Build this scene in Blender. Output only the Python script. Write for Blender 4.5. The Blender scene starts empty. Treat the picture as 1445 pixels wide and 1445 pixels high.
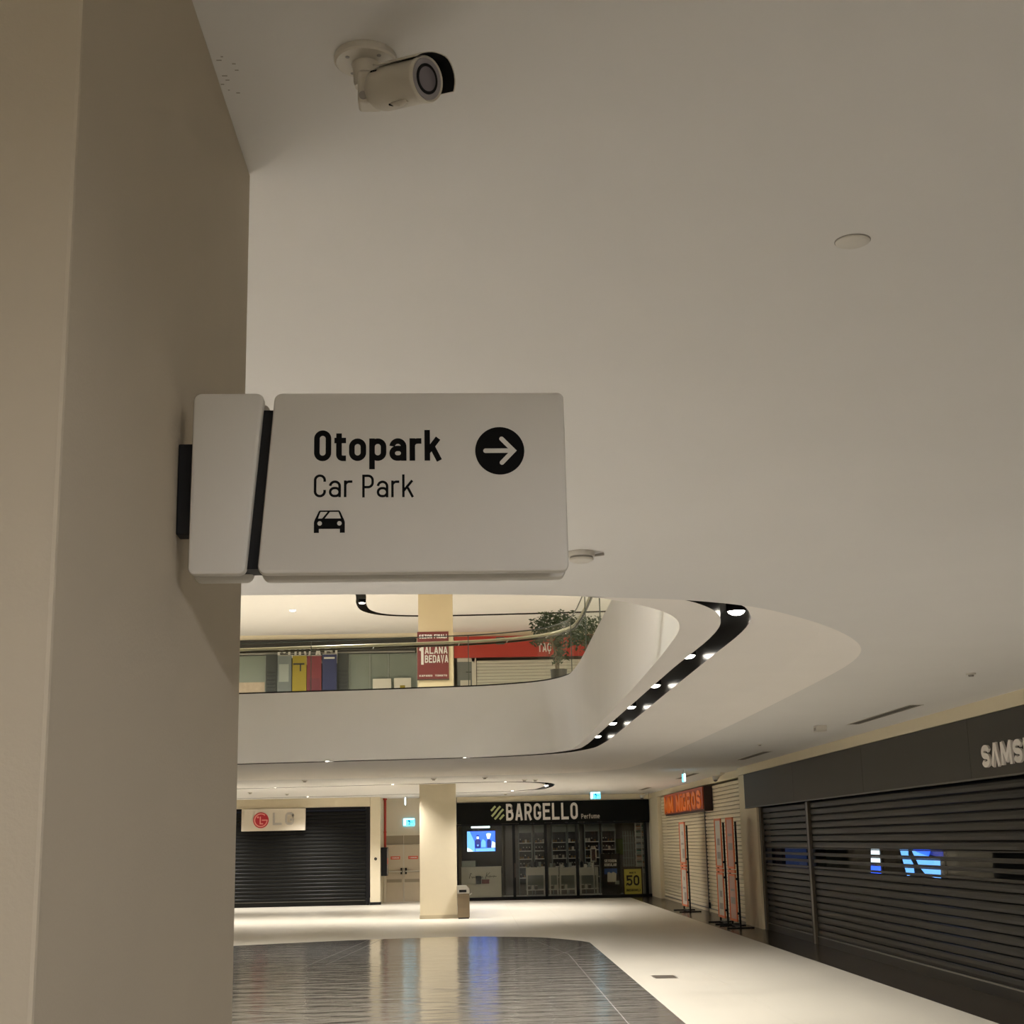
import bpy, bmesh, math, random
from mathutils import Vector, Matrix
from mathutils.geometry import tessellate_polygon

random.seed(7)
R = math.radians
SC = bpy.context.scene
COL = SC.collection

# ------------------------------------------------------------------ camera
EYE = Vector((0.0, 0.0, 2.0))
FPX, CPX = 2037.5, 722.5
PITCH, ROLL, YAW = R(12.859), R(-1.2255), R(1.9037)
FWD = Vector((math.sin(YAW) * math.cos(PITCH), math.cos(YAW) * math.cos(PITCH), math.sin(PITCH)))
_r0 = Vector((math.cos(YAW), -math.sin(YAW), 0))
_u0 = _r0.cross(FWD)
RGT = _r0 * math.cos(ROLL) + _u0 * math.sin(ROLL)
UPV = _u0 * math.cos(ROLL) - _r0 * math.sin(ROLL)
cd = bpy.data.cameras.new('camera')
cam = bpy.data.objects.new('camera', cd)
COL.objects.link(cam)
cd.sensor_fit = 'HORIZONTAL'
cd.sensor_width = 36.0
cd.lens = FPX / 1445.0 * 36.0
cd.clip_start, cd.clip_end = 0.05, 200
cam.matrix_world = Matrix((
    (RGT.x, UPV.x, -FWD.x, EYE.x),
    (RGT.y, UPV.y, -FWD.y, EYE.y),
    (RGT.z, UPV.z, -FWD.z, EYE.z),
    (0, 0, 0, 1)))
SC.camera = cam

# ------------------------------------------------------------------ world, exposure, light levels
wd = bpy.data.worlds.new('night')
SC.world = wd
wd.use_nodes = True
wd.node_tree.nodes['Background'].inputs[0].default_value = (0.01, 0.01, 0.012, 1)
SC.view_settings.view_transform = 'Standard'
SC.view_settings.look = 'None'
SC.view_settings.gamma = 1.0
SC.view_settings.use_curve_mapping = False
SC.view_settings.exposure = 0.22
SC.cycles.diffuse_bounces = 8
WARM = (1.0, 0.945, 0.88)
NEUTRAL = (1.0, 0.97, 0.98)
P_SLOT = 385.0        # downlights in the trough beside the opening
P_FAR = 640.0        # downlights over the far mall
P_UP = 500.0         # downlights over the upper gallery
P_BACK = 160.0        # downlights behind the photographer, and unseen ones added in the near corridor

# ------------------------------------------------------------------ placing helpers (pixel of the 1445 frame on a plane)
def _ray(px, py):
    return FWD + RGT * ((px - CPX) / FPX) - UPV * ((py - CPX) / FPX)
def at_x(px, py, X):
    d = _ray(px, py); return EYE + d * ((X - EYE.x) / d.x)
def at_y(px, py, Y):
    d = _ray(px, py); return EYE + d * ((Y - EYE.y) / d.y)
def at_z(px, py, Z):
    d = _ray(px, py); return EYE + d * ((Z - EYE.z) / d.z)

# ------------------------------------------------------------------ materials
MATS = {}
WORLDSPACE = {'floor_tile'}
def mat(name, rgb, rough=0.6, metal=0.0, vary=0.0, vscale=4.0, bump=0.0, bscale=60.0, bdist=0.01, emit=None, estr=0.0, spec=0.5, stretch=None, rvary=0.0):
    if name in MATS: return MATS[name]
    m = bpy.data.materials.new(name); m.use_nodes = True
    nt = m.node_tree; n = nt.nodes; l = nt.links
    b = n['Principled BSDF']
    b.inputs['Base Color'].default_value = (*rgb, 1)
    b.inputs['Roughness'].default_value = rough
    b.inputs['Metallic'].default_value = metal
    b.inputs['Specular IOR Level'].default_value = spec
    if vary or bump or rvary:
        tc = n.new('ShaderNodeTexCoord')
        src = tc.outputs['Object']
        if name in WORLDSPACE:
            gm = n.new('ShaderNodeNewGeometry'); src = gm.outputs['Position']
        if stretch:
            mp = n.new('ShaderNodeMapping'); mp.inputs['Scale'].default_value = stretch
            l.new(src, mp.inputs[0]); src = mp.outputs[0]
    if vary or rvary:
        no = n.new('ShaderNodeTexNoise'); no.inputs['Scale'].default_value = vscale; no.inputs['Detail'].default_value = 5
        l.new(src, no.inputs['Vector'])
    if vary:
        mx = n.new('ShaderNodeMix'); mx.data_type = 'RGBA'
        mx.inputs[6].default_value = (*[c * (1 - vary) for c in rgb], 1)
        mx.inputs[7].default_value = (*[min(1, c * (1 + vary)) for c in rgb], 1)
        l.new(no.outputs['Fac'], mx.inputs[0]); l.new(mx.outputs[2], b.inputs['Base Color'])
    if rvary:
        mr = n.new('ShaderNodeMapRange')
        mr.inputs[3].default_value = max(0.02, rough - rvary); mr.inputs[4].default_value = rough + rvary
        l.new(no.outputs['Fac'], mr.inputs[0]); l.new(mr.outputs[0], b.inputs['Roughness'])
    if bump:
        nb = n.new('ShaderNodeTexNoise'); nb.inputs['Scale'].default_value = bscale; nb.inputs['Detail'].default_value = 3
        l.new(src, nb.inputs['Vector'])
        bp = n.new('ShaderNodeBump'); bp.inputs['Strength'].default_value = bump; bp.inputs['Distance'].default_value = bdist
        l.new(nb.outputs['Fac'], bp.inputs['Height']); l.new(bp.outputs[0], b.inputs['Normal'])
    if emit:
        b.inputs['Emission Color'].default_value = (*emit, 1)
        b.inputs['Emission Strength'].default_value = estr
    MATS[name] = m
    return m

def glass_mat(name, tint, refl=1.0):
    m = bpy.data.materials.new(name); m.use_nodes = True
    nt = m.node_tree; n = nt.nodes; l = nt.links
    for x in list(n):
        if x.type == 'BSDF_PRINCIPLED': n.remove(x)
    out = [x for x in n if x.type == 'OUTPUT_MATERIAL'][0]
    tr = n.new('ShaderNodeBsdfTransparent'); tr.inputs[0].default_value = (*tint, 1)
    gl = n.new('ShaderNodeBsdfGlossy'); gl.inputs['Roughness'].default_value = 0.02
    fr = n.new('ShaderNodeFresnel'); fr.inputs['IOR'].default_value = 1.45
    ml = n.new('ShaderNodeMath'); ml.operation = 'MULTIPLY'; ml.inputs[1].default_value = refl
    mx = n.new('ShaderNodeMixShader')
    l.new(fr.outputs[0], ml.inputs[0]); l.new(ml.outputs[0], mx.inputs[0])
    l.new(tr.outputs[0], mx.inputs[1]); l.new(gl.outputs[0], mx.inputs[2])
    l.new(mx.outputs[0], out.inputs['Surface'])
    MATS[name] = m
    return m

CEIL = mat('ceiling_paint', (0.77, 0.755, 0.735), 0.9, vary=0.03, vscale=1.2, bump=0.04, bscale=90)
RING_SLOTLIT = mat('soffit_slot_lit', (0.93, 0.89, 0.845), 0.85, vary=0.03, vscale=1.0)  # lighter than the ceiling paint: slot light is put into the colour
SLABP = mat('slab_edge_paint', (0.76, 0.755, 0.75), 0.8, vary=0.04, vscale=0.8)
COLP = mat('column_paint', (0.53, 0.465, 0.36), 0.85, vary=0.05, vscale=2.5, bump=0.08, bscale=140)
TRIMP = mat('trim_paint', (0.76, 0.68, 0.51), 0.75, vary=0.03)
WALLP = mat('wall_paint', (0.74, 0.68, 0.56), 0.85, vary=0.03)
BLACK = mat('matt_black', (0.003, 0.003, 0.004), 0.55, spec=0.3)
TROUGH = mat('trough_black', (0.022, 0.019, 0.016), 0.30)
TILE = mat('floor_tile', (0.52, 0.49, 0.42), 0.40, spec=0.22, vary=0.05, vscale=0.9, bump=0.02, bscale=14, rvary=0.08)
GROUT = mat('grout', (0.42, 0.395, 0.335), 0.8, vary=0.05)
INLAY = mat('floor_inlay', (0.120, 0.116, 0.110), 0.12, vary=0.65, vscale=6.0, bump=1.0, bscale=1.7, bdist=0.012, stretch=(0.8, 2.2, 1), rvary=0.05)
INJOINT = mat('inlay_joint', (0.19, 0.185, 0.17), 0.5, vary=0.1)
BORDER = mat('floor_border', (0.028, 0.022, 0.016), 0.22, vary=0.2, vscale=6, bump=0.05, bscale=8)
SIGNW = mat('sign_enamel', (0.66, 0.635, 0.585), 0.5, vary=0.02, vscale=3, bump=0.03, bscale=400)
SIGNEDGE = mat('sign_edge', (0.64, 0.615, 0.565), 0.4, vary=0.02)
INK = mat('sign_ink', (0.002, 0.002, 0.002), 0.7, spec=0.15)
CAMW = mat('camera_shell', (0.62, 0.58, 0.50), 0.35, vary=0.02)
CAMLENS = mat('camera_window', (0.20, 0.18, 0.20), 0.12)
CAMRIM = mat('camera_rim', (0.33, 0.31, 0.32), 0.3)
PLAST = mat('white_plastic', (0.68, 0.65, 0.59), 0.45, vary=0.02)
GREYPL = mat('grey_plastic', (0.30, 0.28, 0.25), 0.5)
SHUT_D = mat('dark_shutter', (0.008, 0.0068, 0.0052), 0.40, vary=0.15, vscale=3, stretch=(1, 0.4, 1), spec=0.22)
SHUT_L = mat('cream_shutter', (0.78, 0.70, 0.53), 0.45, vary=0.04, vscale=2)
SHUT_B = mat('black_shutter', (0.006, 0.006, 0.005), 0.45, vary=0.15, vscale=3, spec=0.22)
FASC = mat('dark_fascia', (0.038, 0.034, 0.028), 0.6, vary=0.06, vscale=1.5)
FASCB = mat('black_fascia', (0.004, 0.0045, 0.0035), 0.7, vary=0.05, spec=0.2)
LETW = mat('letter_white', (0.80, 0.76, 0.72), 0.4)
LETS = mat('letter_silver', (0.55, 0.53, 0.50), 0.35, metal=0.3)
LOGOG = mat('logo_green', (0.52, 0.58, 0.28), 0.5)
LGRED = mat('logo_red', (0.52, 0.018, 0.035), 0.4)
LGPINK = mat('logo_line', (0.85, 0.35, 0.30), 0.4)
LGGREY = mat('letter_grey', (0.50, 0.46, 0.41), 0.45)
SIGNCREAM = mat('board_cream', (0.74, 0.67, 0.55), 0.6, vary=0.02)
ORANGE = mat('sign_orange', (0.42, 0.055, 0.006), 0.45)
ORANGEL = mat('letter_orange', (0.95, 0.26, 0.03), 0.4)
ORSTAND = mat('frame_orange', (0.80, 0.20, 0.07), 0.5)
PAPER = mat('poster_paper', (0.62, 0.58, 0.52), 0.6, vary=0.12, vscale=9)
PAPERP = mat('poster_pink', (0.60, 0.36, 0.30), 0.6, vary=0.1, vscale=7)
PRINT = mat('poster_print', (0.33, 0.30, 0.28), 0.6, vary=0.3, vscale=14)
RED = mat('banner_red', (0.13, 0.016, 0.013), 0.6, vary=0.08, vscale=3)
TACRED = mat('fascia_red', (0.46, 0.035, 0.02), 0.5, vary=0.05)
DOORP = mat('door_paint', (0.60, 0.52, 0.40), 0.5, vary=0.03)
DOORG = mat('door_grey', (0.34, 0.29, 0.21), 0.5, vary=0.03)
STEEL = mat('brushed_steel', (0.55, 0.53, 0.48), 0.28, metal=0.9, vary=0.05, vscale=8)
BRASS = mat('handrail_metal', (0.72, 0.64, 0.46), 0.35, metal=0.35)
BRONZE = mat('bin_bronze', (0.22, 0.17, 0.11), 0.35, metal=0.7, vary=0.15, vscale=5)
PIPER = mat('pipe_red', (0.42, 0.03, 0.015), 0.4)
SHOPDK = mat('shop_dark', (0.035, 0.032, 0.026), 0.7, vary=0.1)
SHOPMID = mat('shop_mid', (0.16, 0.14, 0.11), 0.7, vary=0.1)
SHOPW = mat('shop_white', (0.62, 0.58, 0.50), 0.55, vary=0.03)
SHOPG = mat('shop_grey', (0.25, 0.27, 0.24), 0.5, vary=0.06)
UPGREY = mat('gallery_grey', (0.20, 0.225, 0.19), 0.5, vary=0.1, vscale=1.5)
UPFLOOR = mat('gallery_floor', (0.66, 0.63, 0.56), 0.35, vary=0.05)
YELLOW = mat('poster_yellow', (0.80, 0.68, 0.12), 0.6)
YEL2 = mat('banner_yellow', (0.26, 0.195, 0.008), 0.6, vary=0.06)
GREY2 = mat('banner_grey', (0.13, 0.145, 0.14), 0.6, vary=0.12)
RED2 = mat('banner_crimson', (0.17, 0.022, 0.028), 0.6, vary=0.06)
NAVY2 = mat('banner_navy', (0.018, 0.024, 0.09), 0.6, vary=0.1)
BLUEP = mat('poster_blue', (0.02, 0.08, 0.30), 0.6)
LEAF = mat('leaf', (0.035, 0.060, 0.018), 0.5, vary=0.5, vscale=6)
BARK = mat('bark', (0.22, 0.17, 0.11), 0.8, vary=0.2, vscale=20)
POT = mat('pot_black', (0.02, 0.02, 0.02), 0.5)
LAMP = mat('lamp_lens', (1, 1, 1), 0.4, emit=(1.0, 0.93, 0.80), estr=18)
TUBE = mat('tube_light', (1, 1, 1), 0.4, emit=(0.75, 0.95, 1.0), estr=4)
TVB = mat('screen_blue', (0.02, 0.03, 0.08), 0.3, emit=(0.02, 0.085, 0.90), estr=3.2)
TVC = mat('screen_cyan', (0.02, 0.03, 0.08), 0.3, emit=(0.14, 0.40, 1.0), estr=2.0)
TVW = mat('screen_white', (0.02, 0.03, 0.08), 0.3, emit=(0.75, 0.92, 1.0), estr=2.0)
TVD = mat('screen_navy', (0.02, 0.03, 0.08), 0.3, emit=(0.01, 0.03, 0.30), estr=1.0)
EXITB = mat('exit_blue', (0.05, 0.3, 0.4), 0.3, emit=(0.10, 0.70, 1.0), estr=2.5)
EXITW = mat('exit_white', (0.6, 0.6, 0.6), 0.3, emit=(0.75, 0.97, 1.0), estr=3.0)
EXITD = mat('exit_mark', (0.0, 0.12, 0.25), 0.3, emit=(0.0, 0.25, 0.5), estr=0.6)
STICK = mat('sticker_red', (0.72, 0.12, 0.06), 0.5)
GLASS = glass_mat('clear_glass', (0.90, 0.94, 0.90), 0.12)
GLASSD = glass_mat('shop_glass', (0.90, 0.91, 0.88), 0.6)
VISION = glass_mat('vision_plastic', (0.85, 0.87, 0.88), 0.10)

# ------------------------------------------------------------------ object helpers
def link(o, parent=None):
    COL.objects.link(o)
    if parent is not None: o.parent = parent
    return o
def tag(o, label=None, cat=None, group=None, kind=None):
    if label: o['label'] = label
    if cat: o['category'] = cat
    if group: o['group'] = group
    if kind: o['kind'] = kind
    return o
def thing(name, label, cat, loc=(0, 0, 0), rz=0.0, group=None, kind=None):
    o = bpy.data.objects.new(name, None)
    o.empty_display_size = 0.2
    o.location = loc; o.rotation_euler = (0, 0, rz)
    link(o); return tag(o, label, cat, group, kind)
def obj(name, bm, m, parent=None, loc=None, smooth=False, M4=None):
    if M4 is not None: bmesh.ops.transform(bm, matrix=M4, verts=bm.verts)
    bmesh.ops.recalc_face_normals(bm, faces=bm.faces)
    me = bpy.data.meshes.new(name); bm.to_mesh(me); bm.free()
    me.materials.append(m)
    if smooth:
        for p in me.polygons: p.use_smooth = True
        try: me.set_sharp_from_angle(angle=R(35))
        except Exception: pass
    o = bpy.data.objects.new(name, me)
    if loc is not None: o.location = loc
    return link(o, parent)
def inst(src, parent=None, loc=None, name=None):
    o = src.copy()
    if name: o.name = name
    if loc is not None: o.location = loc
    COL.objects.link(o)
    o.parent = parent
    return o
def B(*boxes):
    bm = bmesh.new()
    for b in boxes: addbox(bm, *b)
    return bm
def addbox(bm, x0, x1, y0, y1, z0, z1):
    v = [bm.verts.new(p) for p in ((x0, y0, z0), (x1, y0, z0), (x1, y1, z0), (x0, y1, z0), (x0, y0, z1), (x1, y0, z1), (x1, y1, z1), (x0, y1, z1))]
    for f in ((3, 2, 1, 0), (4, 5, 6, 7), (0, 1, 5, 4), (1, 2, 6, 5), (2, 3, 7, 6), (3, 0, 4, 7)):
        bm.faces.new([v[i] for i in f])
def bevelled(bm, w, seg=2):
    bmesh.ops.bevel(bm, geom=list(bm.edges), offset=w, segments=seg, affect='EDGES', profile=0.6)
    return bm
def addprism(bm, poly, z0, z1, axis='z'):
    """poly: 2-D outline (a,b); extruded along the third axis."""
    def P(a, b, c):
        return {'z': (a, b, c), 'y': (a, c, b), 'x': (c, a, b)}[axis]
    lo = [bm.verts.new(P(a, b, z0)) for a, b in poly]
    hi = [bm.verts.new(P(a, b, z1)) for a, b in poly]
    n = len(poly)
    for i in range(n):
        bm.faces.new((lo[i], lo[(i + 1) % n], hi[(i + 1) % n], hi[i]))
    for tri in tessellate_polygon([[Vector((a, b, 0)) for a, b in poly]]):
        bm.faces.new([lo[i] for i in tri]); bm.faces.new([hi[i] for i in tri])
def prism(poly, z0, z1, axis='z'):
    bm = bmesh.new(); addprism(bm, poly, z0, z1, axis); return bm
def flat(outer, holes, z):
    bm = bmesh.new()
    loops = [outer] + list(holes)
    vs = [bm.verts.new((p[0], p[1], z)) for lp in loops for p in lp]
    for tri in tessellate_polygon([[Vector((p[0], p[1], 0)) for p in lp] for lp in loops]):
        try: bm.faces.new([vs[i] for i in tri])
        except ValueError: pass
    return bm
def strip(pts, z0, z1, closed=True):
    bm = bmesh.new()
    lo = [bm.verts.new((p[0], p[1], z0)) for p in pts]; hi = [bm.verts.new((p[0], p[1], z1)) for p in pts]
    n = len(pts)
    for i in range(n if closed else n - 1):
        j = (i + 1) % n
        bm.faces.new((lo[i], lo[j], hi[j], hi[i]))
    return bm
def addtube(bm, pts, r, seg=10, caps=True):
    pts = [Vector(p) for p in pts]; rings = []
    for i, p in enumerate(pts):
        t = ((pts[i + 1] - p) if i + 1 < len(pts) else Vector((0, 0, 0))) + ((p - pts[i - 1]) if i else Vector((0, 0, 0)))
        t.normalize()
        a = t.cross(Vector((0, 0, 1)))
        if a.length < 1e-3: a = t.cross(Vector((1, 0, 0)))
        a.normalize(); b = t.cross(a)
        rr = r[i] if isinstance(r, (list, tuple)) else r
        rings.append([bm.verts.new(p + a * (rr * math.cos(2 * math.pi * k / seg)) + b * (rr * math.sin(2 * math.pi * k / seg))) for k in range(seg)])
    for A, Bq in zip(rings, rings[1:]):
        for k in range(seg):
            bm.faces.new((A[k], A[(k + 1) % seg], Bq[(k + 1) % seg], Bq[k]))
    if caps:
        bm.faces.new(rings[0]); bm.faces.new(rings[-1][::-1])
def tube(pts, r, seg=10):
    bm = bmesh.new(); addtube(bm, pts, r, seg); return bm
def addlathe(bm, prof, seg=24, M4=None):
    """prof: (radius, height) about +Z."""
    rings = []
    for r, h in prof:
        if r < 1e-6: rings.append([bm.verts.new((0, 0, h))])
        else: rings.append([bm.verts.new((r * math.cos(2 * math.pi * k / seg), r * math.sin(2 * math.pi * k / seg), h)) for k in range(seg)])
    new = [v for rg in rings for v in rg]
    for A, Bq in zip(rings, rings[1:]):
        for k in range(seg):
            a, b = A[k % len(A)], A[(k + 1) % len(A)]; c, d = Bq[(k + 1) % len(Bq)], Bq[k % len(Bq)]
            f = []
            for v in (a, b, c, d):
                if v not in f: f.append(v)
            if len(f) > 2: bm.faces.new(f)
    if M4 is not None: bmesh.ops.transform(bm, matrix=M4, verts=new)
def lathe(prof, seg=24, M4=None):
    bm = bmesh.new(); addlathe(bm, prof, seg, M4); return bm
def spline(pts, n=6, closed=False):
    P = [Vector((p[0], p[1])) for p in pts]; out = []; N = len(P)
    for i in range(N if closed else N - 1):
        p1, p2 = P[i], P[(i + 1) % N]
        p0 = P[i - 1] if (closed or i) else p1; p3 = P[(i + 2) % N] if (closed or i + 2 < N) else p2
        d1 = math.sqrt(max((p1 - p0).length, 1e-6)); d2 = math.sqrt(max((p2 - p1).length, 1e-6)); d3 = math.sqrt(max((p3 - p2).length, 1e-6))
        for k in range(n):
            t = k / n
            m1 = ((p1 - p0) / d1 - (p2 - p0) / (d1 + d2) + (p2 - p1) / d2) * d2 if (p1 - p0).length > 1e-5 else (p2 - p1)
            m2 = ((p2 - p1) / d2 - (p3 - p1) / (d2 + d3) + (p3 - p2) / d3) * d2 if (p3 - p2).length > 1e-5 else (p2 - p1)
            h = (2*t**3-3*t**2+1)*p1 + (t**3-2*t**2+t)*m1 + (-2*t**3+3*t**2)*p2 + (t**3-t**2)*m2
            out.append((h.x, h.y))
    if not closed: out.append((P[-1].x, P[-1].y))
    return out
def arc(cx, cy, rx, ry, a0, a1, n=7):
    return [(cx + rx * math.cos(R(a0 + (a1 - a0) * k / n)), cy + ry * math.sin(R(a0 + (a1 - a0) * k / n))) for k in range(n + 1)]
def roundpoly(corners, n=5):
    """corners: (x, y, r) in order; returns an outline with rounded corners."""
    out = []; N = len(corners)
    for i, (x, y, r) in enumerate(corners):
        p = Vector((x, y)); a = Vector(corners[i - 1][:2]) - p; b = Vector(corners[(i + 1) % N][:2]) - p
        a.normalize(); b.normalize()
        ang = a.angle(b); d = r / math.tan(ang / 2)
        c = p + (a + b).normalized() * (r / math.sin(ang / 2))
        s = p + a * d - c; e = p + b * d - c
        th = s.angle_signed(e)
        for k in range(n + 1):
            q = Matrix.Rotation(-th * k / n, 2) @ s + c
            out.append((q.x, q.y))
    return out
def offset_poly(poly, d):
    n = len(poly); area = sum(poly[i][0] * poly[(i + 1) % n][1] - poly[(i + 1) % n][0] * poly[i][1] for i in range(n))
    sg = 1 if area > 0 else -1; out = []
    for i in range(n):
        a = Vector(poly[i - 1]); p = Vector(poly[i]); b = Vector(poly[(i + 1) % n])
        t = (b - a).normalized(); nrm = Vector((-t.y, t.x)) * sg
        q = p + nrm * d; out.append((q.x, q.y))
    return out
def pillow_prism(poly, y0, y1, bev):
    """slab in the x-z plane with softened front and back rims, thickness along y."""
    bm = bmesh.new(); ins = offset_poly(poly, bev); half = offset_poly(poly, bev * 0.3)
    rings = []
    for pl, y in ((ins, y0), (half, y0 + bev * 0.3), (poly, y0 + bev), (poly, y1 - bev), (half, y1 - bev * 0.3), (ins, y1)):
        rings.append([bm.verts.new((a, y, b)) for a, b in pl])
    n = len(poly)
    for A, Bq in zip(rings, rings[1:]):
        for i in range(n):
            bm.faces.new((A[i], A[(i + 1) % n], Bq[(i + 1) % n], Bq[i]))
    bm.faces.new(rings[0]); bm.faces.new(rings[-1][::-1])
    return bm
def frameM(origin, xdir, ydir):
    x = Vector(xdir).normalized(); y = Vector(ydir).normalized(); z = x.cross(y); o = Vector(origin)
    return Matrix(((x.x, y.x, z.x, o.x), (x.y, y.y, z.y, o.y), (x.z, y.z, z.z, o.z), (0, 0, 0, 1)))
def facing_south(x, y, z):   # lettering plane that looks towards -Y
    return frameM((x, y, z), (1, 0, 0), (0, 0, 1))
def facing_west(x, y, z):    # lettering plane that looks towards -X
    return frameM((x, y, z), (0, -1, 0), (0, 0, 1))

# ------------------------------------------------------------------ stroke lettering
def stroke(bm, pts, w, d, closed=False, z=0.0):
    P = [Vector(p) for p in pts]
    Q = [P[0]]
    for p in P[1:]:
        if (p - Q[-1]).length > 1e-5: Q.append(p)
    if closed and (Q[0] - Q[-1]).length < 1e-5: Q.pop()
    n = len(Q); L = []; Rr = []
    for i in range(n):
        a = Q[i - 1] if (closed or i) else None
        b = Q[(i + 1) % n] if (closed or i + 1 < n) else None
        t1 = (Q[i] - a).normalized() if a is not None else None
        t2 = (b - Q[i]).normalized() if b is not None else None
        if t1 is None: t1 = t2
        if t2 is None: t2 = t1
        n1 = Vector((-t1.y, t1.x)); n2 = Vector((-t2.y, t2.x)); m = n1 + n2
        if m.length < 1e-4: m = n1.copy()
        m.normalize(); s = min(2.0, 1 / max(0.35, m.dot(n1)))
        L.append(Q[i] + m * (w / 2 * s)); Rr.append(Q[i] - m * (w / 2 * s))
    rows = []
    for i in range(n):
        rows.append([bm.verts.new((L[i].x, L[i].y, z + d)), bm.verts.new((Rr[i].x, Rr[i].y, z + d)), bm.verts.new((Rr[i].x, Rr[i].y, z)), bm.verts.new((L[i].x, L[i].y, z))])
    for i in range(n if closed else n - 1):
        A, C = rows[i], rows[(i + 1) % n]
        for k in range(4):
            bm.faces.new((A[k], A[(k + 1) % 4], C[(k + 1) % 4], C[k]))
    if not closed:
        bm.faces.new(rows[0]); bm.faces.new(rows[-1][::-1])
def rrp(x0, y0, x1, y1, r):
    r = min(r, (x1 - x0) / 2 - 1e-4, (y1 - y0) / 2 - 1e-4)
    return arc(x1 - r, y1 - r, r, r, 0, 90) + arc(x0 + r, y1 - r, r, r, 90, 180) + arc(x0 + r, y0 + r, r, r, 180, 270) + arc(x1 - r, y0 + r, r, r, 270, 360)
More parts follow.
